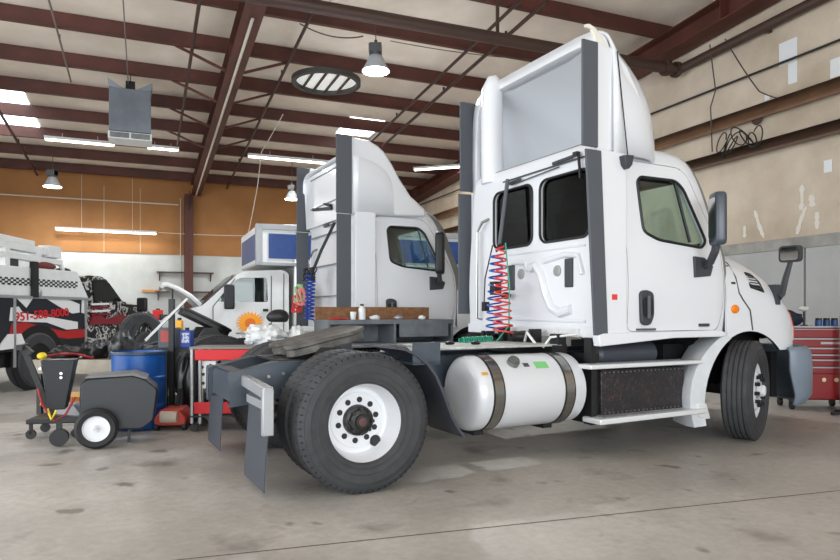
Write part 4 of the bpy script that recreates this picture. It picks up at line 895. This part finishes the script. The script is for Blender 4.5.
decal([(-.55, 1.62), (-.1, 1.62), (-.28, 1.42)], WHP, 'white_stripe')
decal([(.15, 1.60), (.6, 1.62), (1.05, 1.50), (1.05, 1.34), (.85, 1.32), (.5, 1.45)], WHP, 'white_stripe')
decal([(-.62, 1.42), (-.45, 1.44), (-.35, 1.33), (.25, 1.26), (1.0, 1.16), (1.0, 1.03), (.7, 1.02), (.2, 1.16), (-.3, 1.18), (-.65, 1.2)], WHP, 'white_stripe')
decal([(-.6, 1.16), (-.3, 1.17), (.15, 1.08), (.6, 1.0), (1.22, 1.02), (1.22, .86), (.75, .85), (.3, .9), (.15, .72), (-.3, .9), (-.7, .8)], REDP, 'red_stripe')
decal([(1.12, 1.62), (1.28, 1.6), (1.25, 1.3), (1.1, 1.34)], WHP, 'white_stripe')
text('phone_number', '951-588-8000', .205, mat('number_red', (200, 36, 44), .4), sb, (.10, -.012, 1.30), (radians(90), radians(-4), 0), .003, 1.12, .004)
# number outline backing
# wheel arch and rear wheel
m = M(); m.cyl((0, -.012, .52), (0, .02, .52), .60, seg=40); m.build('wheel_arch', mat('arch_black', (12, 12, 13), .8), sb)
m = M(); m.lathe([(.3, -.0), (.45, -.01), (.5, .03), (.5, .25), (.45, .28), (.3, .28)], axis='y', seg=40); t_ = m.build('tyre', RUBBER, wr); t_.location = (0, -.03, .5)
M().lathe([(0, .06), (.1, .05), (.12, .1), (.24, .12), (.29, .03), (.31, .0), (.31, .2)], axis='y', seg=32).build('rim', mat('dull_rim', (96, 92, 90), .4, .5), t_)
m = M(); m.lathe([(.3, -.0), (.45, -.01), (.5, .03), (.5, .25), (.45, .28), (.3, .28)], axis='y', seg=40); t_ = m.build('tyre', RUBBER, wr); t_.location = (0, 2.22, .5); t_.scale = (1, -1, 1)
# upper tool box with check band
m = M(); m.prism([(-3.2, 1.62), (-3.2, 2.12), (1.02, 2.12), (1.34, 1.62)], 'y', .02, 2.18); ub = m.build('upper_body', WHITE2, wr, bevel=.015)
m = M()
for i in range(52):
    for j in range(4):
        if (i + j) % 2 == 0: x = -2.1 + i * .06; z = 1.80 + j * .032; m.box(x, x + .058, .012, .02, z, z + .031)
m.build('check_band', BLKP, ub)
m = M(); m.box(-.16, -.06, -.06, .04, 1.6, 2.22); m.build('black_post', BLACK, wr)
M().ell((-.02, -.03, 1.68), (.06, .04, .08)).build('work_lamp', ALU, wr)
# boom
m = M(); m.beam((-2.6, .2, 2.60), (.62, .2, 2.42), .16, .13); m.build('boom', WHITE2, wr, bevel=.01)
m = M(); m.beam((-1.6, .2, 2.66), (.1, .2, 2.56), .10, .09).box(.35, .68, .09, .31, 2.34, 2.56); m.build('boom_extension', WHITE2, wr, bevel=.01)
m = M(); m.beam((-1.8, .18, 2.34), (.75, .18, 2.27), .14, .10).beam((.7, .18, 2.3), (.85, .18, 2.12), .06, .06); m.build('lower_boom', WHITE2, wr, bevel=.01)
for x in (-.62, .1): M().box(x, x + .10, .1, .4, 2.12, 2.45).build('boom_upright', WHITE2, wr)
m = M(); m.box(-.48, -.28, .15, .4, 2.12, 2.28); m.build('winch_box', DGREY, wr)
m = M(); m.ell((.30, .12, 2.17), (.24, .12, .08)); m.build('folded_tarp', mat('maroon_tarp', (110, 52, 46), .8), wr)
m = M(); m.ell((.45, .3, 2.2), (.22, .12, .06)).ell((.92, .25, 2.14), (.16, .12, .05)); m.build('black_winch_gear', BLACK, wr)
# cab
cp = [(1.28, .62), (1.28, 2.02), (1.36, 2.07), (1.75, 2.07), (1.95, 2.0), (2.45, 1.58), (3.3, 1.42), (3.6, 1.28), (3.66, .62)]
m = M(); m.prism(rpoly(cp, .06), 'y', .05, 2.05); cabw = m.build('cab', CAMO, wr)
decal(rpoly([(1.45, 1.98), (1.78, 2.0), (1.95, 1.94), (2.38, 1.58), (1.5, 1.56)], .05), GLASSD if False else mat('black_window', (24, 26, 24), .08), 'side_window', cabw, .038)
M().prism([(1.9, 1.60), (2.3, 1.66), (2.32, 1.70), (1.9, 1.64)], 'y', .03, .045).build('window_strip', WHP, cabw)
decal([(1.35, 1.1), (2.6, 1.1), (2.7, 1.25), (2.3, 1.3), (1.9, 1.2), (1.5, 1.35)], mat('maroon_print', (122, 28, 40), .4), 'maroon_stripe', cabw, .042)
for k in range(4): decal([(1.4, 1.52 - k * .07), (1.95 + .04 * k, 1.54 - k * .07), (1.95, 1.50 - k * .07), (1.42, 1.48 - k * .07)], mat('maroon_print', (122, 28, 40), .4) if k % 2 else WHP, 'print_bar', cabw, .041)
m = M(); rings = []
for i in range(13):
    a = pi * i / 12; R1, R2 = .50, .62; rings.append([Vector((3.2 + R * cos(a), y, .62 + R * sin(a))) for R, y in ((R1, -.05), (R2, -.05), (R2, .3), (R1, .3))])
m.loft(rings); m.build('front_fender_flare', DGREY, cabw)
m = M(); m.lathe([(.25, -.0), (.42, -.01), (.46, .03), (.46, .23), (.42, .26), (.25, .26)], axis='y', seg=40); t_ = m.build('tyre', RUBBER, wr); t_.location = (3.2, -.02, .46)
M().lathe([(0, .06), (.1, .05), (.2, .1), (.25, .03), (.26, .2)], axis='y', seg=32).build('rim', ALU, t_)
m = M(); m.box(2.62, 2.72, -.38, -.16, 1.36, 1.66); mr = m.build('mirror_head', BLACK, wr, bevel=.03); M().tube([(2.62, -.18, 1.48), (2.45, .06, 1.5)], .025, 8).build('mirror_arm', BLACK, mr)
m = M()
for x in (-.58, 1.18): m.box(x, x + .05, -.03, -.012, .42, 1.60)
m.box(-3.2, 1.4, -.03, -.012, 1.58, 1.62); m.build('silver_trim', ALU, sb)
M().box(-3.2, .9, .1, 2.1, .42, .66).build('chassis', BLACK, wr)
m = M(); m.prism([(-.95, .72), (-.7, .98), (-.42, .98), (-.3, .75)], 'y', -.03, -.01); m.build('white_guard', WHP, sb)

# ------------------------------------------------------------------ things between the trucks
def placed(name, label, cat, x, y, rz=0, z=0, group=None): return empty(name, label, cat, (x, y, z), rz, group)
# steel bench
bx, by = -.388 - .4656 * 3.15, 4.797 + .885 * 3.15
wb = placed('steel_workbench', 'grey steel workbench with brown plank back between the two white tractors', 'workbench', bx, by, HEAD)
BEN = mat('bench_grey', (112, 117, 122), .5, rgb2=(92, 96, 101), vscale=5)
x0, x1 = .83, 2.6
M().box(x0, x1, 0, .55, 1.215, 1.245).box(x0, x1, -.01, 0, 1.19, 1.245).build('top', BEN, wb)
M().box(x0, x1, 0, .55, .93, .95).build('shelf', BEN, wb)
M().box(x0, x1, .5, .52, .95, 1.215).build('back_panel', BEN, wb)
for x in (x0, 1.72, x1 - .03): M().box(x, x + .03, 0, .5, .95, 1.215).build('divider', BEN, wb)
M().box(1.80, 2.52, -.005, .02, 1.02, 1.21).build('front_panel', BEN, wb)
for x in (x0, x1 - .06):
    for y in (0, .49): M().box(x, x + .06, y, y + .06, 0, .93).build('leg', BEN, wb)
M().box(x0 + .02, x1 - .1, .5, .54, 1.245, 1.41).build('backboard', WOOD, wb)
def onb(x, y): v = Vector((bx, by)) + Vector((cos(HEAD), sin(HEAD))) * x + Vector((-sin(HEAD), cos(HEAD))) * y; return v.x, v.y
def bottle(x, y, z, r, h, body, cap, name, label, cat, group=None):
    t = placed(name, label, cat, x, y, 0, z, group)
    M().lathe([(0, 0), (r, .0), (r, h * .7), (r * .5, h * .82), (r * .45, h * .88), (0, h * .88)], axis='z', seg=16).build('body', body, t); M().cyl((0, 0, h * .87), (0, 0, h), r * .55, seg=12).build('cap', cap, t); return t
px_ = onb(1.36, .2); bottle(*px_, 1.246, .045, .2, WHP, BLACK, 'spray_bottle', 'white bottle with black cap on the steel workbench', 'bottle')
px_ = onb(1.24, .2); t = placed('plastic_cup', 'small white plastic cup beside the bottle on the steel workbench', 'cup', *px_, 0, 1.246); M().lathe([(0, 0), (.03, 0), (.042, .1), (.038, .1), (.027, .006), (0, .006)], axis='z', seg=16).build('cup', WHP, t)
def lump(name, label, cat, x, y, z, r, mt, seed=0, amp=.25, group=None, sc=3.0, rz=0, sub=24):
    from mathutils import noise
    m = M(); m.ell((0, 0, 0), (1, 1, 1), sub, sub // 2); vs = []
    for v in m.v:
        V = Vector(v); n = noise.fractal(V * sc / 2 + Vector((seed * 7.3, 0, 0)), 1.0, 2.0, 4) * amp + abs(noise.noise(V * sc + Vector((0, seed, 0)))) * amp
        V = V * (1 + n); vs.append((V.x * r[0], V.y * r[1], max(V.z, -.75) * r[2] + r[2] * .75))
    m.v = vs; o = m.build(name, mt, loc=(x, y, z), rotz=rz, ang=55); return tag(o, label, cat, group)
px_ = onb(1.02, .15); lump('red_rag', 'flat red rag on the left end of the steel workbench', 'rag', *px_, 1.246, (.12, .07, .015), RED, 2)
for i, (a, lab) in enumerate(((1.52, 'white crumpled paper just right of the bottle on the workbench'), (1.85, 'pale small part in the middle of the workbench top'), (2.2, 'round light part near the right end of the workbench top'))):
    px_ = onb(a, .15); lump('small_part', lab, 'part', *px_, 1.246, (.07 - i * .012, .05, .03), WHITE2 if i != 1 else ALU, i + 4)
# wrapped white bundle on a black stand, left of the bench
st = placed('parts_stand', 'low black steel stand under the white wrapped bundle', 'stand', -1.86, 8.24, .3)
M().box(-.32, .35, -.28, .28, .88, .93).build('top', BLACK, st)
for a in (-.28, .28):
    for b in (-.24, .2): M().box(a, a + .05, b, b + .05, 0, .88).build('leg', BLACK, st)
lump('plastic_bundle', 'crumpled white plastic wrapped bundle above the far left tyres', 'bundle', -1.94, 8.2, .93, (.22, .2, .14), mat('white_plastic_sheet', (226, 228, 228), .35), 3, .35, None, 5, 0, 40)
lump('plastic_bundle', 'smaller white plastic bundle at the right of the big wrapped one', 'bundle', -1.56, 8.3, .93, (.10, .11, .13), mat('white_plastic_sheet', (226, 228, 228), .35), 9, .3, None, 4, 0, 24)
lump('black_cover', 'rounded black cover on top of the white plastic bundle', 'cover', -1.80, 8.28, 1.215, (.14, .11, .09), BLACK, 5, .1)
# red and silver cart
ct = placed('shop_cart', 'silver-framed shop cart with two red cross panels left of the mudflaps', 'cart', -2.56, 7.35, .05)
SIL = mat('silver_tube', (160, 160, 158), .35, .6)
for x in (0, .09, .78, .85):
    for y in (0, .42): M().cyl((x, y, .09), (x, y, .93), .02, seg=10).build('upright', SIL, ct)
m = M(); m.box(.04, .85, -.03, .0, .80, .92); m.build('red_panel', RED, ct, bevel=.008); m = M(); m.box(.03, .80, -.03, .0, .2, .33); m.build('red_panel', RED, ct, bevel=.008)
M().box(-.02, .88, -.03, .46, .925, .95).build('top_tray', mat('tray_grey', (120, 118, 114), .5), ct)
m = M(); m.box(.07, .26, .02, .03, .48, .79); pp = m.build('perforated_plate', WHP, ct)
for i, (a, b) in enumerate(((.11, .72), (.2, .74), (.12, .64), (.2, .6), (.12, .54), (.21, .52))): M().cyl((a, .012, b), (a, .021, b), .018, seg=12).build('hole', BLACK, pp)
for x in (.02, .82):
    for y in (.02, .4): M().cyl((x, y - .02, .045), (x, y + .02, .045), .045, seg=16).box(x - .01, x + .01, y - .03, y - .02, .045, .1).build('caster', BLACK, ct)
M().box(-.02, .88, -.02, .44, .16, .18).build('bottom_shelf', BLK2, ct)
False and lump('dark_machine_part', 'dark oily machine part inside the silver-framed cart', 'part', -2.15, 7.6, .18, (.25, .15, .22), BLK2, 11, .3, None, 4)
# floor jack
fj = placed('floor_jack', 'small red floor jack on the floor right of the blue barrel', 'jack', -2.84, 7.58, .1)
JR = mat('jack_red', (176, 52, 40), .5)
M().prism([(-.17, .06), (-.17, .14), (-.1, .24), (.1, .24), (.17, .14), (.17, .06)], 'y', -.2, .2).build('body', JR, fj, bevel=.015)
M().cyl((-.09, -.22, .16), (.09, -.22, .16), .065, seg=18).build('pump_cylinder', mat('dirty_cream', (190, 178, 160), .6), fj)
for a in (-.15, .15):
    for b in (-.16, .16): M().cyl((a - .02, b, .05), (a + .02, b, .05), .05, seg=14).build('wheel', BLACK, fj)
M().beam((0, .1, .22), (0, .24, .42), .04, .04).build('handle_socket', BLACK, fj)
# blue barrel
BB = mat('barrel_blue', (16, 84, 160), .38, rgb2=(12, 62, 128), vscale=4)
br = placed('blue_barrel', 'open-topped blue plastic barrel standing behind the small black cart', 'barrel', -3.26, 7.6)
M().lathe([(0, .015), (.28, .015), (.29, .03), (.288, .24), (.296, .25), (.296, .28), (.288, .29), (.292, .56), (.3, .57), (.3, .60), (.292, .61), (.295, .85), (.305, .86), (.305, .885), (.282, .885), (.275, .85), (.27, .05), (0, .04)], axis='z', seg=48).build('shell', BB, br)
M().lathe([(.288, .855), (.312, .86), (.312, .885), (.288, .89)], axis='z', seg=48).build('rim_band', mat('barrel_band', (40, 60, 78), .4), br)
# small black two-wheeled cart
sc = placed('hopper_cart', 'small black wheeled cart with tall hopper and white-rimmed wheel, before the blue barrel', 'cart', -3.22, 6.55, .36)
CH = mat('charcoal_plastic', (36, 39, 43), .45)
M().prism(rpoly([(-.17, .24), (-.16, .62), (-.10, .68), (.32, .70), (.44, .66), (.56, .55), (.52, .22), (.40, .14), (-.05, .16)], .04), 'y', -.02, .42).build('body', CH, sc, bevel=.02)
m = M(); m.prism([(-.12, .68), (-.10, .70), (.33, .72), (.46, .67), (.44, .655), (.32, .695)], 'y', -.03, .43); m.build('lid', mat('lid_grey', (112, 112, 112), .5), sc)
m = M(); m.loft([[Vector((x, y, z)) for x, y, z in q] for q in ([(-.50, -.05, .87), (-.20, -.05, .87), (-.20, .24, .87), (-.50, .24, .87)], [(-.44, .0, .38), (-.29, .0, .38), (-.29, .2, .38), (-.46, .2, .38)])])
hp = m.build('hopper', CH, sc, bevel=.01)
for x, z in ((-.50, .79), (-.32, .74), (-.32, .70)): M().cyl((x, -.056, z), (x, -.03, z), .014, seg=8).build('bolt', CHROME, hp)
m = M(); m.beam((-.42, .1, .30), (-.67, .1, 1.0), .05, .05); m.beam((-.67, -.08, 1.0), (-.67, .28, 1.0), .05, .05).beam((-.67, .1, 1.0), (-.60, .1, .93), .12, .05); m.build('handle', BLACK, sc)
M().ell((-.50, .05, .91), (.045, .045, .035)).build('yellow_cap', mat('yellow_plastic', (226, 198, 40), .5), sc)
M().tube([Vector((-.55 + .5 * i / 20, .1 + .02 * sin(i), .875 + .05 * sin(pi * i / 20))) for i in range(21)], .012, 6).build('red_hose', mat('dark_red_hose', (140, 30, 38), .5), sc)
M().tube([(-.52, -.03, .6), (-.48, -.06, .45), (-.38, -.06, .28), (-.28, -.04, .34), (-.2, .0, .5)], .012, 6).build('red_hose', mat('dark_red_hose', (140, 30, 38), .5), sc)
M().tube([(-.44, -.05, .4), (-.40, -.07, .3), (-.36, -.05, .38)], .015, 6).build('yellow_hook', mat('yellow_plastic', (226, 198, 40), .5), sc)
for y in (-.14, .50):
    m = M(); m.lathe([(.125, -.045), (.17, -.055), (.195, -.03), (.2, 0), (.195, .03), (.17, .055), (.125, .045), (.125, -.045)], axis='y', seg=40); t_ = m.build('tyre', mat('small_tyre', (30, 30, 31), .7), sc); t_.location = (0, y, .2)
    s_ = -1 if y < 0 else 1
    M().lathe([(0, s_ * .03), (.03, s_ * .035), (.035, s_ * .015), (.11, s_ * .012), (.128, s_ * .045), (.128, -s_ * .04)], axis='y', seg=32).build('rim', RIMW, t_); M().cyl((0, s_ * .03, 0), (0, s_ * .06, 0), .018, seg=10).build('axle_nut', STEEL, t_)
M().cyl((0, -.14, .2), (0, .5, .2), .015, seg=8).build('axle', BLACK, sc)
m = M(); m.cyl((-.36, .08, .09), (-.36, .16, .09), .085, seg=20); m.build('caster', BLACK, sc); m = M(); m.beam((-.36, .12, .09), (-.36, .12, .3), .05, .05).beam((-.45, .1, .30), (.1, .1, .22), .06, .06).beam((.28, .1, .14), (.28, .1, .0), .03, .03); m.build('under_frame', BLK2, sc)
# broom and creeper behind it
bm_ = placed('push_broom', 'push broom head with orange bristles standing left of the black cart', 'broom', -4.12, 7.5, .1)
M().box(-.2, .25, -.05, .05, .37, .42).build('block', mat('pale_wood', (206, 160, 92), .6), bm_)
m = M()
for i in range(16):
    for j in range(3): x = -.19 + i * .027; m.beam((x, -.03 + j * .03, .37), (x + random.uniform(-.02, .02), -.03 + j * .04, .28), .012, .012)
b_ = m.build('bristles', mat('orange_bristle', (214, 130, 40), .7), bm_); b_['kind'] = 'stuff'
cr = placed('roller_creeper', 'low black creeper with casters under the orange broom', 'creeper', -3.98, 7.1, .2)
M().box(-.2, .34, -.2, .3, .16, .21).build('deck', BLACK, cr, bevel=.01); M().prism([(-.02, .21), (.06, .33), (.2, .33), (.28, .21)], 'y', .0, .25).build('bracket', ALU, cr)
for a in (-.16, .28):
    for b in (-.16, .26): M().cyl((a, b - .015, .05), (a, b + .015, .05), .05, seg=14).beam((a, b, .05), (a, b, .17), .03, .03).build('caster', BLK2, cr)
m = M(); m.beam((0, .1, .21), (0, .1, .36), .05, .05); m.build('post', BLACK, cr)

# long parts table with engine junk
pt_ = placed('parts_table', 'long low table with beige edge behind the blue barrel, loaded with engine parts', 'table', -5.05, 8.55)
M().box(0, 1.2, 0, .55, .68, .72).build('top', mat('beige_table', (158, 150, 134), .6, rgb2=(130, 122, 108), vscale=4), pt_); M().box(0, 1.2, -.02, .0, .54, .72).build('apron', mat('beige_table', (190, 180, 160), .6), pt_)
for a in (.03, 1.11):
    for b in (.02, .47): M().box(a, a + .06, b, b + .06, 0, .68).build('leg', BLK2, pt_)
M().box(.1, 1.1, .1, .5, .2, .23).build('lower_shelf', BLACK, pt_)
random.seed(5)
gp = 'dark engine parts on the long beige table'
for i, (x, y, r, lab) in enumerate(((-4.75, 8.8, (.18, .2, .09), 'brown-grey casting at the left end of the beige table'), (-4.38, 8.82, (.15, .2, .13), 'dark rounded engine part left of the blue barrel on the table'), (-4.03, 8.83, (.15, .2, .19), 'grey gearbox casting on the table above the barrel rim'))):
    lump('engine_part', lab, 'engine part', x, y, .72, r, BLK2 if i != 2 else mat('casting_grey', (92, 94, 96), .45, .5, rgb2=(60, 60, 62), vscale=10), 20 + i, .35, gp if False else None, 5, 0, 28)
tr = placed('spare_tyre', 'upright dark tyre on a low block before the tow truck nose', 'tyre', -4.75, 11.15, .6)
M().lathe([(.18, -.1), (.30, -.12), (.34, -.08), (.34, .08), (.30, .12), (.18, .1), (.18, -.1)], c=(0, 0, 1.0), axis='y', seg=36).build('tread', RUBBER, tr); M().box(-.25, .25, -.2, .2, 0, .66).build('stand', BLK2, tr)
def container(x, y, z, w, d, h, mt, nm, lab, capm=None, label_m=None):
    t = placed(nm, lab, 'container', x, y, 0, z); M().box(0, w, 0, d, 0, h).build('body', mt, t, bevel=.012)
    if capm: M().cyl((w / 2, d / 2, h), (w / 2, d / 2, h + .03), .025, seg=12).build('cap', capm, t)
    if label_m: M().box(w * .15, w * .85, -.004, 0, h * .3, h * .85).build('printed_label', label_m, t)
jk = placed('tool_stand', 'narrow black stand right of the blue barrel carrying the tub and oil jug', 'stand', -3.22, 7.95)
M().box(0, .50, 0, .32, .86, .90).box(0, .5, 0, .32, .1, .12).build('shelf', BLACK, jk)
for a in (0, .46):
    for b in (0, .28): M().box(a, a + .04, b, b + .04, 0, .86).build('leg', BLACK, jk)
container(-3.20, 8.0, .90, .22, .18, .25, mat('grey_tub', (76, 82, 92), .5), 'storage_tub', 'grey tub with red label on the black stand beside the black post', None, mat('dull_red_label', (176, 72, 66), .5))
container(-2.93, 8.0, .90, .13, .12, .22, mat('oil_jug_blue', (36, 66, 150), .4), 'oil_jug', 'blue and white oil jug on the stand right of the grey tub', BLACK, mat('white_blue_label', (200, 206, 224), .5, rgb2=(70, 90, 170), vscale=30, contrast=(.45, .5)))
container(-3.06, 8.19, .90, .08, .07, .34, mat('yellow_jug', (236, 170, 40), .4), 'yellow_jug', 'tall yellow jug behind the grey tub', BLACK)
t = placed('black_post_stand', 'tall black post with crossed silver bar standing behind the blue barrel', 'stand', -2.99, 7.89)
M().box(-.03, .03, -.03, .03, 0, 1.5).build('post', BLACK, t); M().box(-.08, .08, -.05, .05, 0, .03).build('foot', BLACK, t); M().beam((-.30, -.04, 1.0), (.20, -.04, 1.50), .02, .03).build('silver_bar', SIL, t)
lump('black_bag', 'black full bag on the lower shelf of the tool stand', 'bag', -2.86, 8.12, .13, (.13, .10, .36), mat('black_bag_plastic', (22, 22, 23), .3), 31, .15, None, 4, 0, 28)
# far workbench against the wall
fb = placed('far_workbench', 'dark workbench with clutter against the white far wall', 'workbench', *bw(-13.0, 1.0).xy, BA)
M().box(0, 4.6, -.4, .4, 1.04, 1.1).build('top', mat('dark_top', (60, 58, 56), .6), fb)
M().box(.05, 4.5, -.3, .35, .1, 1.04).build('cabinet_front', mat('dark_cabinet', (44, 46, 50), .6), fb)
def onf(x, y=0): v = bw(-13.0 + x, 1.0 - y); return v.x, v.y
for x, w_, h, mt, lab in ((1.0, .25, .3, WHITE2, 'white bottle group leftmost on the far workbench'), (1.5, .3, .28, mat('pale_jar', (200, 200, 190), .5), 'pale canister on the far workbench right of the white one'), (2.3, .35, .34, RED, 'red toolbox on the far workbench'), (2.9, .25, .24, mat('green_box', (40, 110, 90), .5), 'green box right of the red toolbox on the far workbench')):
    t = placed('bench_box' if mt is not RED else 'small_toolbox', lab, 'box', *onf(x), BA, 1.10); M().box(0, w_, -.1, .1, 0, h).build('body', mt, t, bevel=.02); M().box(w_ * .3, w_ * .7, -.02, .02, h, h + .05).build('handle', BLACK, t)
# wall shelves and plank on the far wall
for (u, v, z, L, lab) in ((-10.55, .22, 2.82, 2.0, 'upper thin dark shelf rail on the far wall behind the left column'), (-10.6, .22, 2.10, 2.7, 'lower thin dark shelf rail on the far wall behind the left column')):
    t = placed('wall_shelf', lab, 'shelf', *bw(u, v).xy, BA, z); M().box(0, L, -.02, .22, 0, .04).build('board', mat('shelf_brown', (84, 64, 54), .6), t)
    for x in (.1, L - .1): M().prism([(.22, 0), (.22, -.3), (.19, -.3), (0, -.03), (0, 0)], 'x', x - .015, x + .015).build('bracket', STEELBR, t)
t = placed('wall_plank', 'short orange wooden plank fixed on the white far wall', 'plank', *bw(-11.05, .05).xy, BA, 2.1); M().box(0, .62, -.03, .05, 0, .09).build('plank', mat('orange_plank', (206, 146, 88), .6), t)

# ------------------------------------------------------------------ red tool cabinet on the right
tc_ = placed('tool_cabinet', 'red tool cabinet with silver drawer edges at the right wall', 'tool cabinet', 5.05, 9.0, -.12)
M().box(0, .86, 0, .5, .14, 1.13).build('body', DRED, tc_, bevel=.012)
M().box(-.01, .87, -.01, .51, 1.13, 1.15).build('top_edge', ALU, tc_)
zs = [1.125, .99, .86, .77, .70, .60, .50]
for i in range(6):
    d = M(); d.box(.03, .83, -.02, 0, zs[i + 1] + .008, zs[i] - .004); dd = d.build('drawer', mat('drawer_red', (138, 18, 22), .35), tc_, bevel=.004)
    M().box(.03, .83, -.035, -.02, zs[i] - .022, zs[i] - .004 if i else zs[i] - .012).build('drawer_pull', ALU, dd)
M().box(.03, .83, -.02, 0, .16, .495).build('lower_door', mat('drawer_red', (138, 18, 22), .35), tc_, bevel=.004)
m = M(); m.prism([(.62 + .03 * cos(k), .42 + .03 * sin(k)) for k in [2 * pi * i / 12 for i in range(12)]], 'y', -.026, -.02); m.build('emblem', mat('cream_emblem', (222, 206, 170), .5), tc_)
m = M(); m.prism([(.46 + .026 * cos(k), .42 + .03 * sin(k)) for k in [2 * pi * i / 12 for i in range(12)]], 'y', -.026, -.02); m.build('emblem', mat('cream_emblem', (222, 206, 170), .5), tc_)
m = M(); m.lathe([(0, -.03), (.035, -.028), (.04, -.02)], c=(.70, 0, 1.06), axis='y', seg=18); m.build('lock_plate', CHROME, tc_)
m = M(); m.box(.42, .68, -.026, -.02, .905, .935); m.build('maker_plate', SIL, tc_)
for a in (.08, .78):
    for b in (.06, .44): M().cyl((a - .02, b, .06), (a + .02, b, .06), .06, seg=14).box(a - .03, a + .03, b - .03, b + .03, .1, .15).build('caster', BLACK, tc_)
t = placed('steel_pole', 'thin grey steel pole standing at the right edge before the red cabinet', 'pole', 5.66, 8.78); M().cyl((0, 0, 0), (0, 0, 1.3), .03, seg=12).build('tube', SIL, t); M().lathe([(0, 0), (.09, 0), (.09, .02), (0, .03)], axis='z', seg=20).build('foot', BLACK, t)
t = placed('red_stand', 'small red stand on the floor at the lower right edge', 'stand', 5.66, 8.45)
M().box(0, .25, -.1, .1, .0, .25).build('body', DRED, t, bevel=.01); M().beam((-.35, .0, .03), (0, .0, .06), .04, .04).build('black_foot', BLACK, t)
lump('dark_cloth', 'dark navy cloth heap on top of the red tool cabinet', 'cloth', 5.14, 9.22, 1.15, (.2, .16, .12), mat('navy_cloth', (24, 32, 52), .8), 41, .2)
for i, a in enumerate((5.55, 5.66, 5.77)):
    t = placed('blue_jar', ('leftmost', 'middle', 'rightmost')[i] + ' of three small blue jars on the red tool cabinet', 'jar', a, 9.12, 0, 1.15, 'blue jars on the tool cabinet'); M().cyl((0, 0, 0), (0, 0, .08), .045, seg=14).build('body', mat('jar_blue', (40, 76, 130), .4), t); M().cyl((0, 0, .08), (0, 0, .11), .04, seg=14).build('lid', BLACK, t)
t = placed('small_lamp', 'small white-headed work lamp on the red tool cabinet', 'lamp', 5.46, 9.32, 0, 1.15); M().cyl((0, 0, 0), (0, 0, .2), .012, seg=8).cyl((0, 0, 0), (0, 0, .015), .05, seg=14).build('stem', BLACK, t); M().ell((0, 0, .24), (.07, .05, .035)).build('head', WHP, t)
